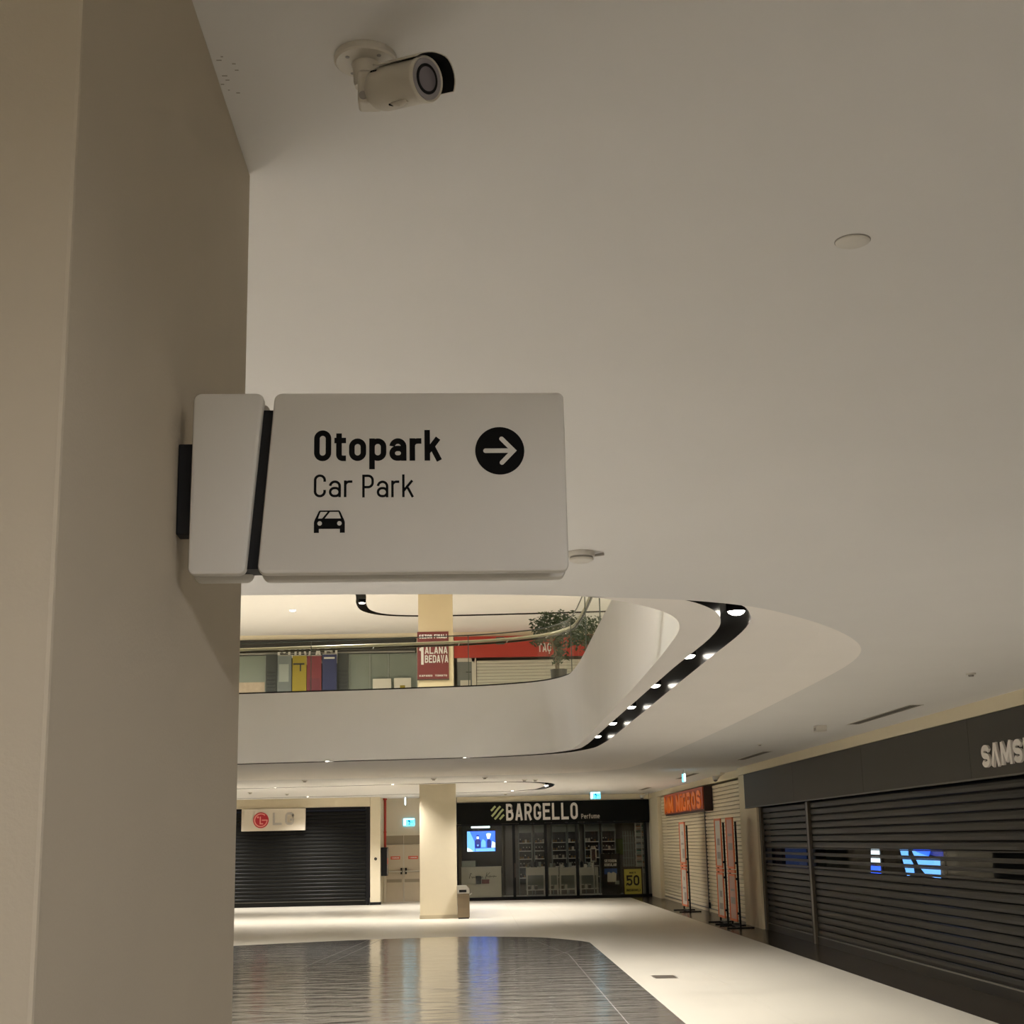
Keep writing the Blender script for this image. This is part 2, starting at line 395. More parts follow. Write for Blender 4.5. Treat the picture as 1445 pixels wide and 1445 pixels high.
def glyph(ch, W, w, rad, xh=0.73, lam=False):
    """centre lines (points, closed) of one letter in a cell of width W and cap height 1; returns strokes and advance width."""
    h = w / 2; S = []
    x0, x1, y0, y1 = h, W - h, h, 1 - h
    r = min(rad, (x1 - x0) / 2)
    def ln(*p): S.append((list(p), False))
    def cl(p): S.append((p, True))
    yl = xh - h; rl = min(r, (x1 - x0) / 2)
    if ch in 'Oo0': cl(rrp(x0, y0, x1, y1 if ch != 'o' else yl, r))
    elif ch in 'CÇ':
        r = min(r, 0.30)
        ln((x1, 0.68), *arc(x1 - r, y1 - r, r, r, 0, 90), *arc(x0 + r, y1 - r, r, r, 90, 180), *arc(x0 + r, y0 + r, r, r, 180, 270), *arc(x1 - r, y0 + r, r, r, 270, 360), (x1, 0.32))
        if ch == 'Ç': ln((W / 2, -0.06), (W / 2, -0.22))
    elif ch == 'G':
        r = min(r, 0.22)
        ln((x1, 0.80), *arc(x1 - r, y1 - r, r, r, 0, 90), *arc(x0 + r, y1 - r, r, r, 90, 180), *arc(x0 + r, y0 + r, r, r, 180, 270), *arc(x1 - r, y0 + r, r, r, 270, 360), (x1, 0.41), (W * 0.55, 0.41))
    elif ch == 'A':
        ln((h * 0.9, 0), (W / 2 - w * 0.12, 1)); ln((W - h * 0.9, 0), (W / 2 + w * 0.12, 1))
        if not lam: ln((W * 0.22, 0.26 + h * 0.3), (W * 0.78, 0.26 + h * 0.3))
    elif ch == 'B':
        ln((x0, 0), (x0, 1)); rb = min(r, 0.2)
        ln((x0, y1), *arc(x1 - rb - 0.02, y1 - rb, rb, rb, 90, 0), *arc(x1 - rb - 0.02, 0.53 + rb, rb, rb, 0, -90), (x0, 0.53))
        ln((x0, 0.53), *arc(x1 - rb, 0.53 - rb, rb, rb, 90, 0), *arc(x1 - rb, y0 + rb, rb, rb, 0, -90), (x0, y0))
    elif ch in 'PR':
        ln((x0, 0), (x0, 1)); rb = min(r, 0.24)
        ln((x0, y1), *arc(x1 - rb, y1 - rb, rb, rb, 90, 0), *arc(x1 - rb, 0.45 + rb, rb, rb, 0, -90), (x0, 0.45))
        if ch == 'R': ln((W * 0.5, 0.47), (x1, 0))
    elif ch == 'D':
        ln((x0, 0), (x0, 1)); ln((x0, y1), *arc(x1 - r, y1 - r, r, r, 90, 0), *arc(x1 - r, y0 + r, r, r, 0, -90), (x0, y0))
    elif ch == 'E': ln((x0, 0), (x0, 1)); ln((x0, y1), (W, y1)); ln((x0, y0), (W, y0)); ln((x0, 0.53), (W * 0.88, 0.53))
    elif ch == 'F': ln((x0, 0), (x0, 1)); ln((x0, y1), (W, y1)); ln((x0, 0.5), (W * 0.85, 0.5))
    elif ch == 'L': ln((x0, 0), (x0, 1)); ln((x0, y0), (W, y0))
    elif ch in 'Iİ1':
        W = w * (1.0 if ch != '1' else 1.4); ln((W - h, 0), (W - h, 1 if ch != 'İ' else 0.8))
        if ch == 'İ': ln((W - h, 0.88), (W - h, 1.02))
        if ch == '1': ln((W - w, 0.86), (0, 0.72))
    elif ch == 'S':
        cx, rx, rv = W / 2, (x1 - x0) / 2, (y1 - 0.5) / 2
        ln(*arc(cx, 0.5 + rv, rx, rv, 12, 250, 18), *arc(cx, 0.5 - rv, rx, rv, 70, -168, 18))
    elif ch == 'M': W *= 1.25; ln((h, 0), (h, 1)); ln((W - h, 0), (W - h, 1)); ln((h, 1 - h * .3), (W / 2, 0.10 + w * 0.75), (W - h, 1 - h * .3))
    elif ch == 'N': ln((h, 0), (h, 1)); ln((W - h, 0), (W - h, 1)); ln((h, 1), (W - h, 0))
    elif ch == 'V': ln((h, 1), (W / 2, 0), (W - h, 1))
    elif ch == 'Y': ln((h, 1), (W / 2, 0.5), (W - h, 1)); ln((W / 2, 0.5), (W / 2, 0))
    elif ch == 'K': ln((x0, 0), (x0, 1)); ln((x0, 0.35), (x1, 1)); ln((W * 0.45, 0.58), (x1, 0))
    elif ch == 'T': ln((W / 2, 0), (W / 2, 1)); ln((0, y1), (W, y1))
    elif ch == 'U': ln((x0, 1), *arc(x0 + r, y0 + r, r, r, 180, 270), *arc(x1 - r, y0 + r, r, r, 270, 360), (x1, 1))
    elif ch == 'Z': ln((0, y1), (x1, y1), (x0, y0), (W, y0))
    elif ch == 'H': ln((x0, 0), (x0, 1)); ln((x1, 0), (x1, 1)); ln((x0, 0.5), (x1, 0.5))
    elif ch == '5': ln((W, y1), (x0, y1), (x0 + 0.02, 0.56), *arc(x1 - r, 0.6 - r, r, r, 90, 0), *arc(x1 - r, y0 + r, r, r, 0, -90), *arc(x0 + r, y0 + r, r, r, 270, 190))
    elif ch == 't': W *= 0.68; xs = W * 0.40; ln((xs, 0.9), (xs, y0 + 0.12), *arc(xs + 0.12, y0 + 0.12, 0.12, 0.12, 180, 270), (W, y0)); ln((0, xh - h * 0.7), (W, xh - h * 0.7))
    elif ch == 'p': ln((x0, -0.27), (x0, xh)); cl(rrp(x0, y0, x1, yl, rl))
    elif ch == 'a':
        cl(rrp(x0, y0, x1, 0.40, rl)); ln((x1, 0), *arc(x1 - rl, yl - rl, rl, rl, 0, 90), *arc(x0 + rl, yl - rl, rl, rl, 90, 175))
    elif ch == 'r': W *= 0.70; ln((x0, 0), (x0, xh)); ln((x0, yl - 0.16), *arc(x0 + 0.17, yl - 0.16, 0.17, 0.16, 180, 90), (W, yl))
    elif ch == 'k': ln((x0, 0), (x0, 1)); ln((x0, 0.27), (x1 - h * 0.2, xh)); ln((W * 0.48, 0.42), (x1 + h * 0.2, 0))
    elif ch == 'e': ln((x0, 0.38), (x1, 0.38), *arc(x1 - rl, yl - rl, rl, rl, 0, 90), *arc(x0 + rl, yl - rl, rl, rl, 90, 180), *arc(x0 + rl, y0 + rl, rl, rl, 180, 270), (x1, y0))
    elif ch == 'f': W *= 0.7; ln((W * 0.4, 0), (W * 0.4, 0.85), (W, y1)); ln((0, xh - h), (W, xh - h))
    elif ch == 'u': ln((x0, xh), *arc(x0 + rl, y0 + rl, rl, rl, 180, 270), *arc(x1 - rl, y0 + rl, rl, rl, 270, 360), (x1, xh))
    elif ch == 'm': W *= 1.45; ln((h, 0), (h, xh)); ln((h, yl), (W / 2, yl), (W / 2, 0)); ln((W / 2, yl), (W - h, yl), (W - h, 0))
    elif ch == '-': W *= 0.6; ln((0, 0.5), (W, 0.5))
    elif ch == '.': W *= 0.4; ln((W / 2, 0.4), (W / 2, 0.55))
    elif ch == ' ': W *= 0.55
    return S, W
def text_letters(s, height, W, w, rad=0.3, gap=0.12, depth=0.002, lam=False):
    """one bmesh for each letter, laid out from x = 0 on the base line; total width."""
    x = 0.0; out = []
    for ch in s:
        S, adv = glyph(ch, W, w, rad, lam=lam)
        if S:
            bm = bmesh.new()
            for k, (pts, closed) in enumerate(S):
                stroke(bm, [((px + x) * height, py * height) for px, py in pts], w * height, depth * (1 + 0.01 * k), closed)
            out.append(bm)
        x += adv + gap
    return out, (x - gap) * height
def text_one(s, height, W, w, **k):
    ls, tot = text_letters(s, height, W, w, **k)
    bm = bmesh.new()
    for b in ls:
        me = bpy.data.meshes.new('t'); b.to_mesh(me); b.free(); bm.from_mesh(me); bpy.data.meshes.remove(me)
    return bm, tot

# ------------------------------------------------------------------ lights
def spot(name, loc, power, angle=110, blend=0.35, size=0.06, color=WARM, parent=None, aim=None):
    ld = bpy.data.lights.new(name, 'SPOT'); ld.energy = power; ld.color = color
    ld.spot_size = R(angle); ld.spot_blend = blend; ld.shadow_soft_size = size
    o = bpy.data.objects.new(name, ld); o.location = loc
    if aim is not None: o.rotation_euler = (Vector(aim) - Vector(loc)).to_track_quat('-Z', 'Y').to_euler()
    return link(o, parent)

# ================================================================== THE SETTING
ZC, ZR = 3.60, 3.63           # ceiling; raised soffit round the opening
ZS, ZU, ZUC = 5.00, 4.98, 9.15  # top of the slab edge, gallery floor, gallery ceiling
XW = 6.43                     # face of the shop line on the right
LIP = spline([(-13, 9.2), (-1.466, 9.33), (-0.27, 9.40), (0.48, 9.51), (0.94, 9.64), (1.481, 9.80), (2.031, 10.145), (2.519, 10.73), (2.932, 11.37), (3.264, 12.03), (3.478, 12.61), (3.609, 13.22), (3.69, 14.0), (3.745, 15.4), (3.79, 17.5), (3.84, 20.2), (3.87, 23.5), (3.86, 27.4), (3.78, 31.8), (3.47, 34.2), (2.4, 35.6), (0.7, 36.0), (-13, 36.3)], 5)
VOID = spline([(-12.5, 9.55), (-1.0, 9.58), (0.0, 9.68), (0.5, 9.80), (0.975, 10.06), (1.368, 10.52), (1.585, 10.95), (1.717, 11.53), (1.782, 12.61), (1.86, 15.83), (1.92, 20.9), (1.95, 26.5), (1.86, 27.45), (1.42, 28.35), (0.4, 28.98), (-0.87, 29.24), (-4.63, 29.74), (-12.5, 30.6)], 6)
SLOT_O = spline([(1.2, 9.97), (1.6, 10.1), (1.963, 10.36), (2.18, 10.94), (2.27, 11.59), (2.30, 13.69), (2.32, 16.28), (2.36, 20.26), (2.374, 25.9), (2.26, 27.2), (1.75, 28.5), (0.54, 29.38), (-0.87, 29.60), (-2.32, 29.80), (-4.68, 30.20), (-12, 31.1)], 6)
SLOT_I = spline([(1.2, 9.93), (1.537, 10.15), (1.834, 10.63), (1.99, 11.18), (2.065, 11.89), (2.06, 14.4), (2.07, 17.64), (2.09, 22.68), (2.10, 26.2), (2.02, 27.2), (1.58, 28.32), (0.5, 29.14), (-0.87, 29.38), (-2.35, 29.56), (-4.70, 29.95), (-12, 30.85)], 6)
KS = (ZR - 2.0) / 1.66      # the outlines above were surveyed at 3.66 m
VOID, SLOT_O, SLOT_I = ([(x * KS, y * KS) for x, y in L] for L in (VOID, SLOT_O, SLOT_I))
SLOT = SLOT_O + SLOT_I[::-1]
FS_O = spline([(-12, 41.6), (-6.6, 41.2), (-1.4, 40.25), (0.0, 40.0), (0.7, 40.0), (1.43, 40.3), (2.15, 41.2), (2.48, 42.5), (2.45, 45.6), (2.2, 46.8), (1.1, 47.9), (-2, 48.8), (-7.9, 49.8), (-12, 50.2)], 5)
FS_I = spline([(-12, 41.85), (-6.6, 41.45), (-1.35, 40.5), (0.0, 40.25), (0.65, 40.25), (1.33, 40.55), (1.93, 41.4), (2.2, 42.5), (2.15, 45.6), (1.95, 46.6), (1.0, 47.65), (-2.05, 48.55), (-7.92, 49.55), (-12, 49.95)], 5)
FSLOT = FS_O + FS_I[::-1]

# ceiling (with the opening and the far light trough cut out of it)
ceiling = obj('ceiling', flat([(-14, -9), (XW + 0.2, -9), (XW + 0.2, 53.2), (-14, 53.2)], [LIP, FSLOT], ZC), CEIL)
tag(ceiling, 'off-white painted ceiling around the curved opening', 'ceiling', kind='structure')
def _inset(P):
    out = []
    for i, p in enumerate(P):
        a = Vector(P[max(i - 1, 0)]); b = Vector(P[min(i + 1, len(P) - 1)]); t = (b - a).normalized()
        k = min(1.0, max(0.0, (p[1] - 10.3) / 3.2)); d = 0.004 + 0.55 * k * k * (3 - 2 * k)
        out.append((p[0] - t.y * d, p[1] + t.x * d))
    return out
LIPI = _inset(LIP)
bm = bmesh.new()
lo = [bm.verts.new((x, y, ZC)) for x, y in LIP]; hi = [bm.verts.new((x, y, ZR)) for x, y in LIPI]
for i in range(len(lo) - 1): bm.faces.new((lo[i], lo[i + 1], hi[i + 1], hi[i]))
obj('lip', bm, RING_SLOTLIT, ceiling, smooth=True)
bm = bmesh.new()
for px, py, l, a in [(309, 85, .014, .9), (313, 80, .008, 1.2), (317, 107, .012, -.7), (321, 113, .010, -.9), (323, 127, .010, 1.4), (330, 90, .006, -.4), (334, 99, .006, .3), (314, 119, .006, .5), (336, 131, .006, .2)]:
    p = at_z(px, py, ZC)
    dx, dy = math.cos(a) * l / 2, math.sin(a) * l / 2
    addbox(bm, p.x - abs(dx) - .001, p.x + abs(dx) + .001, p.y - .0016, p.y + .0016, ZC - .0004, ZC + .001)
obj('scuff', bm, mat('scuff', (0.36, 0.33, 0.29), 0.9), ceiling)
soffit = obj('soffit_ring', flat(LIPI, [SLOT, VOID], ZR), RING_SLOTLIT)
tag(soffit, 'soffit band around the opening, slot light put into its colour, with black slot', 'ceiling', kind='structure')
def trough(name, outline, z, depth, label):
    o = obj(name, strip(outline, z, z + depth), TROUGH, smooth=True)
    tag(o, label, 'light trough', kind='structure')
    obj('trough_top', flat(outline, [], z + depth), TROUGH, o)
    return o
trough('light_trough', SLOT, ZR, 0.30, 'black light slot curving along the soffit beside the opening')
trough('light_trough', FSLOT, ZC, 0.2, 'thin black light slot looping over the far concourse ceiling')

# slab edge of the upper floor
slab = obj('slab_edge', strip(VOID, ZR, ZS, closed=False), SLABP, smooth=True)
tag(slab, 'plain grey curved edge of the upper floor below the glass balustrade', 'slab edge', kind='structure')
for px, py in [(437, 1046), (667, 1033)]:
    p = at_y(px, py, 29.42 if px > 600 else 29.6)
    obj('fixing_plug', lathe([(0, 0), (0.045, 0), (0.045, 0.3), (0, 0.3)], 12, Matrix.Translation((p.x, p.y - 0.12, p.z)) @ Matrix.Rotation(R(-90), 4, 'X')), GREYPL, slab)
GAL = VOID[::-1] + [(-13.5, 9.55), (-13.5, -9), (14, -9), (14, 50.2), (-13.5, 50.2), (-13.5, 30.7)]
gal = obj('floor_gallery', flat(GAL, [], ZU), UPFLOOR)
tag(gal, 'pale floor of the upper gallery behind the balustrade', 'floor', kind='structure')

# gallery ceiling with its slot
US_C = [(-3.1, 20), (-3.1, 42.0), (-3.2, 43.6), (-3.1, 45.0), (-2.6, 45.8), (-1.6, 46.15), (2, 46.05), (9, 45.4)]
def band(path, w):
    P = spline(path, 6); out1 = []; out2 = []
    for i, p in enumerate(P):
        a = Vector(P[max(i - 1, 0)]); b = Vector(P[min(i + 1, len(P) - 1)]); t = (b - a).normalized(); nn = Vector((-t.y, t.x))
        out1.append(tuple(Vector(p) + nn * w / 2)); out2.append(tuple(Vector(p) - nn * w / 2))
    return out1 + out2[::-1]
US = band(US_C, 0.30)
uc = obj('ceiling_gallery', flat([(-14, -9), (14, -9), (14, 50.3), (-14, 50.3)], [US], ZUC), mat('gallery_ceiling_paint', (0.82, 0.80, 0.76), 0.9, vary=0.02))
tag(uc, 'bright cream ceiling over the upper gallery', 'ceiling', kind='structure')
trough('light_trough', US, ZUC, 0.2, 'black light slot bending across the bright gallery ceiling')

# floor: base, tiles, border, dark inlay
base = obj('floor', flat([(-14, -9), (8.4, -9), (8.4, 58), (-14, 58)], [], -0.006), GROUT)
tag(base, 'beige tiled concourse floor', 'floor', kind='structure')
TS = 1.2
tm = bevelled(B((0.0008, TS - 0.0008, 0.0008, TS - 0.0008, -0.012, 0.0)), 0.0006, 1)
t0 = None
INL = spline([(-13, 29.2), (-4.963, 31.52), (-3.97, 31.93), (-2.51, 32.44), (-1.0, 32.71), (-0.07, 32.74), (0.54, 32.5), (1.43, 31.94), (1.98, 31.05), (2.24, 30.5), (2.37, 30.05)], 5) + [(2.34, 9.4), (-13, 9.4)]
nt_ = 0
far_bm = bmesh.new()
for i in range(-8, 5):
    for j in range(8, 45):
        x, y = i * TS - 0.05, j * TS
        if x + TS > 5.66 or y + TS > 53: continue
        if x + TS < 2.3 and y + TS < 29.5: continue            # under the dark inlay
        if x < -1.6 and y < 36 and x * 40 < -y * 7.2 - 60: continue
        if nt_ < 300:
            if t0 is None: t0 = obj('tile', tm, TILE, base); o = t0
            else: o = inst(t0, base)
            o.location = (x, y, 0); nt_ += 1
        else:
            addbox(far_bm, x + .002, x + TS - .002, y + .002, y + TS - .002, -0.012, 0)
if len(far_bm.verts): tag(obj('tile_field', far_bm, TILE, base), kind='stuff')
else: far_bm.free()
rim = obj('tile_margin', B((4.75, 5.62, -9, 53, -0.02, -0.0005), (-14, -9.65, -9, 53, -0.02, -0.0005), (-14, 4.75, -9, 9.6, -0.02, -0.0005), (-9.65, 5.62, 52.8, 58, -0.02, -0.0005)), TILE, base)
bd = obj('floor_border', prism([(5.61, -9), (8.4, -9), (8.4, 53), (5.61, 53)], -0.02, 0.002), BORDER)
tag(bd, 'dark polished stone strip along the shop fronts', 'floor', kind='structure')
obj('threshold', B((-0.45, 5.61, 52.35, 53.0, -0.02, 0.002)), BORDER, bd)
inlay = obj('floor_inlay', prism(INL, -0.02, 0.004), INLAY)
tag(inlay, 'dark grey glossy floor field under the opening', 'floor', kind='structure')
def floor_line(a, b, w):
    a, b = Vector(a), Vector(b); t = (b - a).normalized(); nn = Vector((-t.y, t.x)) * w / 2
    return prism([tuple(a - nn), tuple(b - nn), tuple(b + nn), tuple(a + nn)], 0.003, 0.0056)
for a, b, w in [((1.75, 27.0), (1.715, 9.6), .012), ((2.36, 29.7), (0.2, 22.4), .010), ((1.25, 31.6), (1.75, 27.0), .008), ((-2.2, 32.4), (-2.9, 25), .008), ((-1.95, 32.4), (-2.5, 26.0), .008), ((-4.6, 23.2), (1.72, 20.3), .006), ((1.72, 29.5), (0.6, 26.2), .006)]:
    obj('scratch_line', floor_line(a, b, w), INJOINT, inlay)
q = [at_z(920, 1376.6, 0), at_z(950, 1376.4, 0), at_z(955, 1380.6, 0), at_z(926, 1381, 0)]
hatch = thing('floor_hatch', 'small dark metal access plate set in the beige floor', 'floor plate', (q[0].x, q[0].y, 0))
pl = [(v.x - q[0].x, v.y - q[0].y) for v in q]
obj('plate', prism(pl, -0.01, 0.004), mat('hatch_metal', (0.13, 0.11, 0.09), 0.4, metal=0.5, vary=0.2), hatch)
obj('rim', prism(offset_poly(pl, -0.025), -0.012, 0.002), STEEL, hatch)

# walls that close the place
wl = obj('wall_left', B((-14.2, -14, -9, 58, -0.02, ZUC + .2)), WALLP); tag(wl, 'beige wall closing the concourse', 'wall', kind='structure')
wb = obj('wall_back', B((-14, 14, -9.2, -9, -0.02, ZUC + .2)), WALLP); tag(wb, 'beige wall behind the photographer', 'wall', kind='structure')
wur = obj('wall_gallery', B((13.8, 14, -9, 50, ZU, ZUC)), WALLP); tag(wur, 'beige side wall of the upper gallery', 'wall', kind='structure')

# the near column
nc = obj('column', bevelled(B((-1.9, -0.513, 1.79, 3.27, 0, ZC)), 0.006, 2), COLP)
tag(nc, 'wide beige painted column carrying the car park sign', 'column', kind='structure')

# ------------------------------------------------------------------ shop line on the right
def struct(name, label, cat, boxes, m):
    return tag(obj(name, B(*boxes), m), label, cat, kind='structure')
struct('wall_right', 'dark back wall of the closed shops', 'wall', [(8.2, 8.4, -9, 53.2, 0, ZC)], SHOPDK)
struct('trim_3', 'dark party wall between the closed shops', 'wall', [(6.74, 8.19, 33.95, 34.25, 0, ZC)], SHOPDK)
struct('trim_4', 'dark lid over the closed shops', 'ceiling', [(6.8, 8.19, -9, 53.2, ZC - .02, ZC + .02)], SHOPDK)
struct('trim_5', 'beige pier between the cream shutter and the perfume shop', 'trim', [(6.50, 6.80, 50.80, 52.88, 0, 3.41)], TRIMP)
tr = obj('trim_1', B((XW - 0.01, XW + .34, -8.9, 34.95, 3.425, ZC + .01), (6.56, 6.88, 34.95, 52.88, 3.425, ZC + .01)), TRIMP)
tag(tr, 'beige bulkhead strip between ceiling and shop fascias', 'trim', kind='structure')
pil = obj('trim_2', B((XW, 6.72, 32.87, 34.2, 0, 2.63), (6.44, 6.72, 34.205, 34.95, 0, 3.42)), TRIMP)
tag(pil, 'narrow beige pilaster between the cream shutters and the black shutters', 'trim', kind='structure')
fas = thing('shop_fascia', 'long dark brown fascia over the black roller shutters', 'shop fascia', (XW, 34.2, 2.66))
obj('panel', B((0, .2, -43, 0, 0, .758)), FASC, fas)
for k in range(1, 5): obj('panel_joint', B((-.0015, .1, -k * 5.2 - .004, -k * 5.2, .01, .75)), BLACK, fas)
obj('drip_edge', B((-.012, .06, -43, 0, -.02, -.001)), mat('drip_metal', (0.09, 0.08, 0.07), 0.35), fas)
ls, tot = text_letters('SAMSUNG', 0.275, 1.02, 0.26, rad=0.36, gap=0.20, depth=0.03, lam=True)
for b in ls:
    o = obj('letter', b, LETW, None, M4=facing_west(XW - 0.002, 18.08, 2.772))
    o.parent = fas; o.matrix_parent_inverse = Matrix.Translation((-XW, -34.2, -2.66))

def slat_mesh(L, pitch, axis, thick=0.02):
    """one shutter slat: a convex strip L long, pitch high; lies from its origin along +axis."""
    prof = [(0, 0), (-thick * .75, pitch * .10), (-thick, pitch * .42), (-thick * .8, pitch * .74), (-thick * .15, pitch * .90), (thick * .25, pitch * .93), (thick * .25, 0)]
    bm = bmesh.new()
    f = (lambda d, z, s: (d, s, z)) if axis == 'y' else (lambda d, z, s: (s, d, z))
    a = [bm.verts.new(f(d, z, 0)) for d, z in prof]; b = [bm.verts.new(f(d, z, L)) for d, z in prof]
    n = len(prof)
    for i in range(n): bm.faces.new((a[i], a[(i + 1) % n], b[(i + 1) % n], b[i]))
    bm.faces.new(a); bm.faces.new(b[::-1])
    return bm
def shutter(label, loc, L, H, pitch, axis, m, z0=0.12, vision=(), group=None, barm=None, thick=0.02):
    t = thing('roller_shutter', label, 'roller shutter', loc, group=group)
    first = None; n = int((H - z0) / pitch)
    for k in range(n):
        z = z0 + k * pitch
        if k in vision:
            d = thick
            for (a, b) in ((0, pitch * .30), (pitch * .84, pitch * .98)):
                bx = (-d, d * .25, 0, L, a, b) if axis == 'y' else (0, L, -d, d * .25, a, b)
                s = obj('slat_rail', B(bx), m, t); s.location = (0, 0, z)
            bx = (-d * .5, -d * .4, 0, L, pitch * .30, pitch * .84) if axis == 'y' else (0, L, -d * .5, -d * .4, pitch * .30, pitch * .84)
            s = obj('vision_pane', B(bx), VISION, t); s.location = (0, 0, z)
            continue
        if first is None: first = obj('slat', slat_mesh(L, pitch, axis, thick), m, t); s = first
        else: s = inst(first, t)
        s.location = (0, 0, z)
    bx = (-thick * 1.4, thick, 0, L, 0.0, z0 - .012) if axis == 'y' else (0, L, -thick * 1.4, thick, 0.0, z0 - .012)
    obj('bottom_bar', B(bx), barm or m, t)
    bx = (-thick * 1.7, thick, 0, L, z0 - .014, z0 + .006) if axis == 'y' else (0, L, -thick * 1.7, thick, z0 - .014, z0 + .006)
    obj('bottom_lip', B(bx), mat('shutter_lip', (0.16, 0.15, 0.13), 0.3, metal=0.5), t)
    return t
V3 = (10, 11, 12)
s1 = shutter('short dark shutter bay between pilaster and black post', (6.55, 28.31, 0), 32.68 - 28.31, 2.63, 0.124, 'y', SHUT_D, z0=0.15, vision=V3)
s2 = shutter('long dark slatted roller shutter with lit display showing through its slots', (6.55, -8.5, 0), 28.09 + 8.5, 2.63, 0.124, 'y', SHUT_D, z0=0.15, vision=V3)
def guide(label, y0, y1):
    g = thing('shutter_guide', label, 'shutter guide', (6.48, y0, 0))
    obj('channel', bevelled(B((0, .10, 0, y1 - y0, 0, 2.63)), .006, 1), mat('guide_metal', (0.10, 0.085, 0.06), 0.35, metal=0.3), g)
    obj('groove', B((-.002, .02, (y1 - y0) * .78, y1 - y0 - .005, 0, 2.63)), BLACK, g)
guide('dark metal post between the short and the long shutter bay', 28.1, 28.30)
guide('black guide rail beside the beige pilaster', 32.69, 32.86)

# displays inside the closed shop, and a panel added for a blue glow
def display(label, polys, X, y0, y1, z0, z1):
    t = thing('lit_panel', label, 'screen', (X, y0, z0))
    obj('bezel', B((.01, .05, y1 - y0 - .02 if y1 < y0 else -.02, .02 if y1 < y0 else y1 - y0 + .02, -.02, z1 - z0 + .02)), BLACK, t)
    obj('stand_post', B((.02, .06, (y1 - y0) / 2 - .03, (y1 - y0) / 2 + .03, -z0 + .02, -.02)), BLACK, t); obj('stand_foot', B((-.15, .25, (y1 - y0) / 2 - .2, (y1 - y0) / 2 + .2, -z0 + .003, -z0 + .02)), BLACK, t)
    for m, pts in polys:
        obj('picture_area', prism([(a - y0, b - z0) for a, b in pts], 0, .008, 'x'), m, t)
    return t
def pt(px, py, X=7.25):
    p = at_x(px, py, X); return (p.y, p.z)
display('small lit blue and white screen behind the shutter slots', [
    (TVW, [pt(1229, 1196), pt(1240, 1196), pt(1242, 1222), pt(1229, 1218)]), (TVB, [pt(1229, 1219), pt(1242, 1222.5), pt(1243, 1236), pt(1229, 1233)])], 7.25, pt(1229, 1215)[0], pt(1243, 1215)[0], pt(1235, 1238)[1], pt(1235, 1194)[1])
display('wide lit blue screen with a dark curve behind the shutter slots', [
    (TVC, [pt(1269, 1196), pt(1281, 1196), pt(1281, 1206), pt(1288, 1219), pt(1290, 1234), pt(1280, 1236)]),
    (TVB, [pt(1285, 1196), pt(1314, 1196), pt(1310, 1208), pt(1297, 1206)]),
    (TVC, [pt(1286, 1199), pt(1306, 1207), pt(1326, 1212), pt(1327, 1240), pt(1308, 1236), pt(1298, 1224)]),
    (TVD, [pt(1314, 1196), pt(1330, 1200), pt(1331, 1211), pt(1312, 1206)])], 7.25, pt(1266, 1215)[0], pt(1331, 1215)[0], pt(1300, 1242)[1], pt(1300, 1192)[1])
gl = thing('lit_panel', 'added dim blue panel imitating a bluish glow on the short shutter bay', 'screen', (7.25, pt(1100, 1210)[0], 1.3))
yy = pt(1138, 1210)[0] - pt(1100, 1210)[0]
obj('picture_area', B((0, .01, yy, 0, .0, .5)), mat('blue_glow_panel', (0.02, 0.03, 0.06), 0.4, emit=(0.03, 0.06, 0.18), estr=0.32), gl)  # glowing panel added to imitate the bluish glow on the slats
obj('bezel', B((.011, .05, yy - .03, .03, -.03, .53)), BLACK, gl); obj('stand_post', B((.02, .06, yy / 2 - .03, yy / 2 + .03, -1.28, -.03)), BLACK, gl); obj('stand_foot', B((-.15, .25, yy / 2 - .2, yy / 2 + .2, -1.297, -1.28)), BLACK, gl)

# cream shutters and sign of the supermarket
m1 = shutter('cream ribbed shutter below the orange sign', (6.66, 41.51, 0), 50.75 - 41.51, 3.42, 0.10, 'y', SHUT_L, z0=0.09, thick=0.03)
m2 = shutter('cream ribbed shutter behind the pair of poster stands', (6.66, 35.0, 0), 41.34 - 35.0, 3.42, 0.10, 'y', SHUT_L, z0=0.09, thick=0.03)
g = thing('shutter_guide', 'dark slim guide between the two cream shutters', 'shutter guide', (6.60, 41.35, 0))
obj('channel', bevelled(B((.03, .10, 0, .15, 0, 3.42)), .006, 1), mat('guide_dark', (0.06, 0.055, 0.045), 0.5), g)
obj('groove', B((.026, .05, .10, .145, 0, 3.42)), BLACK, g)
lock = thing('shutter_lock', 'small black lock on the foot of the cream shutter', 'lock', (6.56, 41.05, .10))
obj('lock_body', bevelled(B((0, .05, -.05, .05, 0, .16)), .008, 1), BLACK, lock); obj('keyhole', B((-.004, .01, -.01, .01, .06, .10)), STEEL, lock)
msx, msy0, msy1, msz0, msz1 = 6.36, 39.9, 47.9, 2.71, 3.37
ms = thing('shop_sign', 'orange lightbox sign hung on the cream shutters', 'shop sign', (msx, msy0, msz0))
obj('box', B((.03, .26, 0, msy1 - msy0, 0, msz1 - msz0)), mat('sign_box_dark', (0.035, 0.012, 0.008), 0.5), ms)
obj('face', B((0, .03, .05, msy1 - msy0, .05, msz1 - msz0 - .01)), ORANGE, ms)
ls, tot = text_letters('MM MİGROS', 0.50, 0.95, 0.23, rad=0.4, gap=0.22, depth=0.025)
sc = (msy1 - msy0 - .5) / tot
for b in ls:
    bmesh.ops.scale(b, vec=(sc, 1, 1), verts=b.verts)
    o = obj('letter', b, ORANGEL, None, M4=facing_west(0, msy1 - msy0 - .15, .075)); o.parent = ms

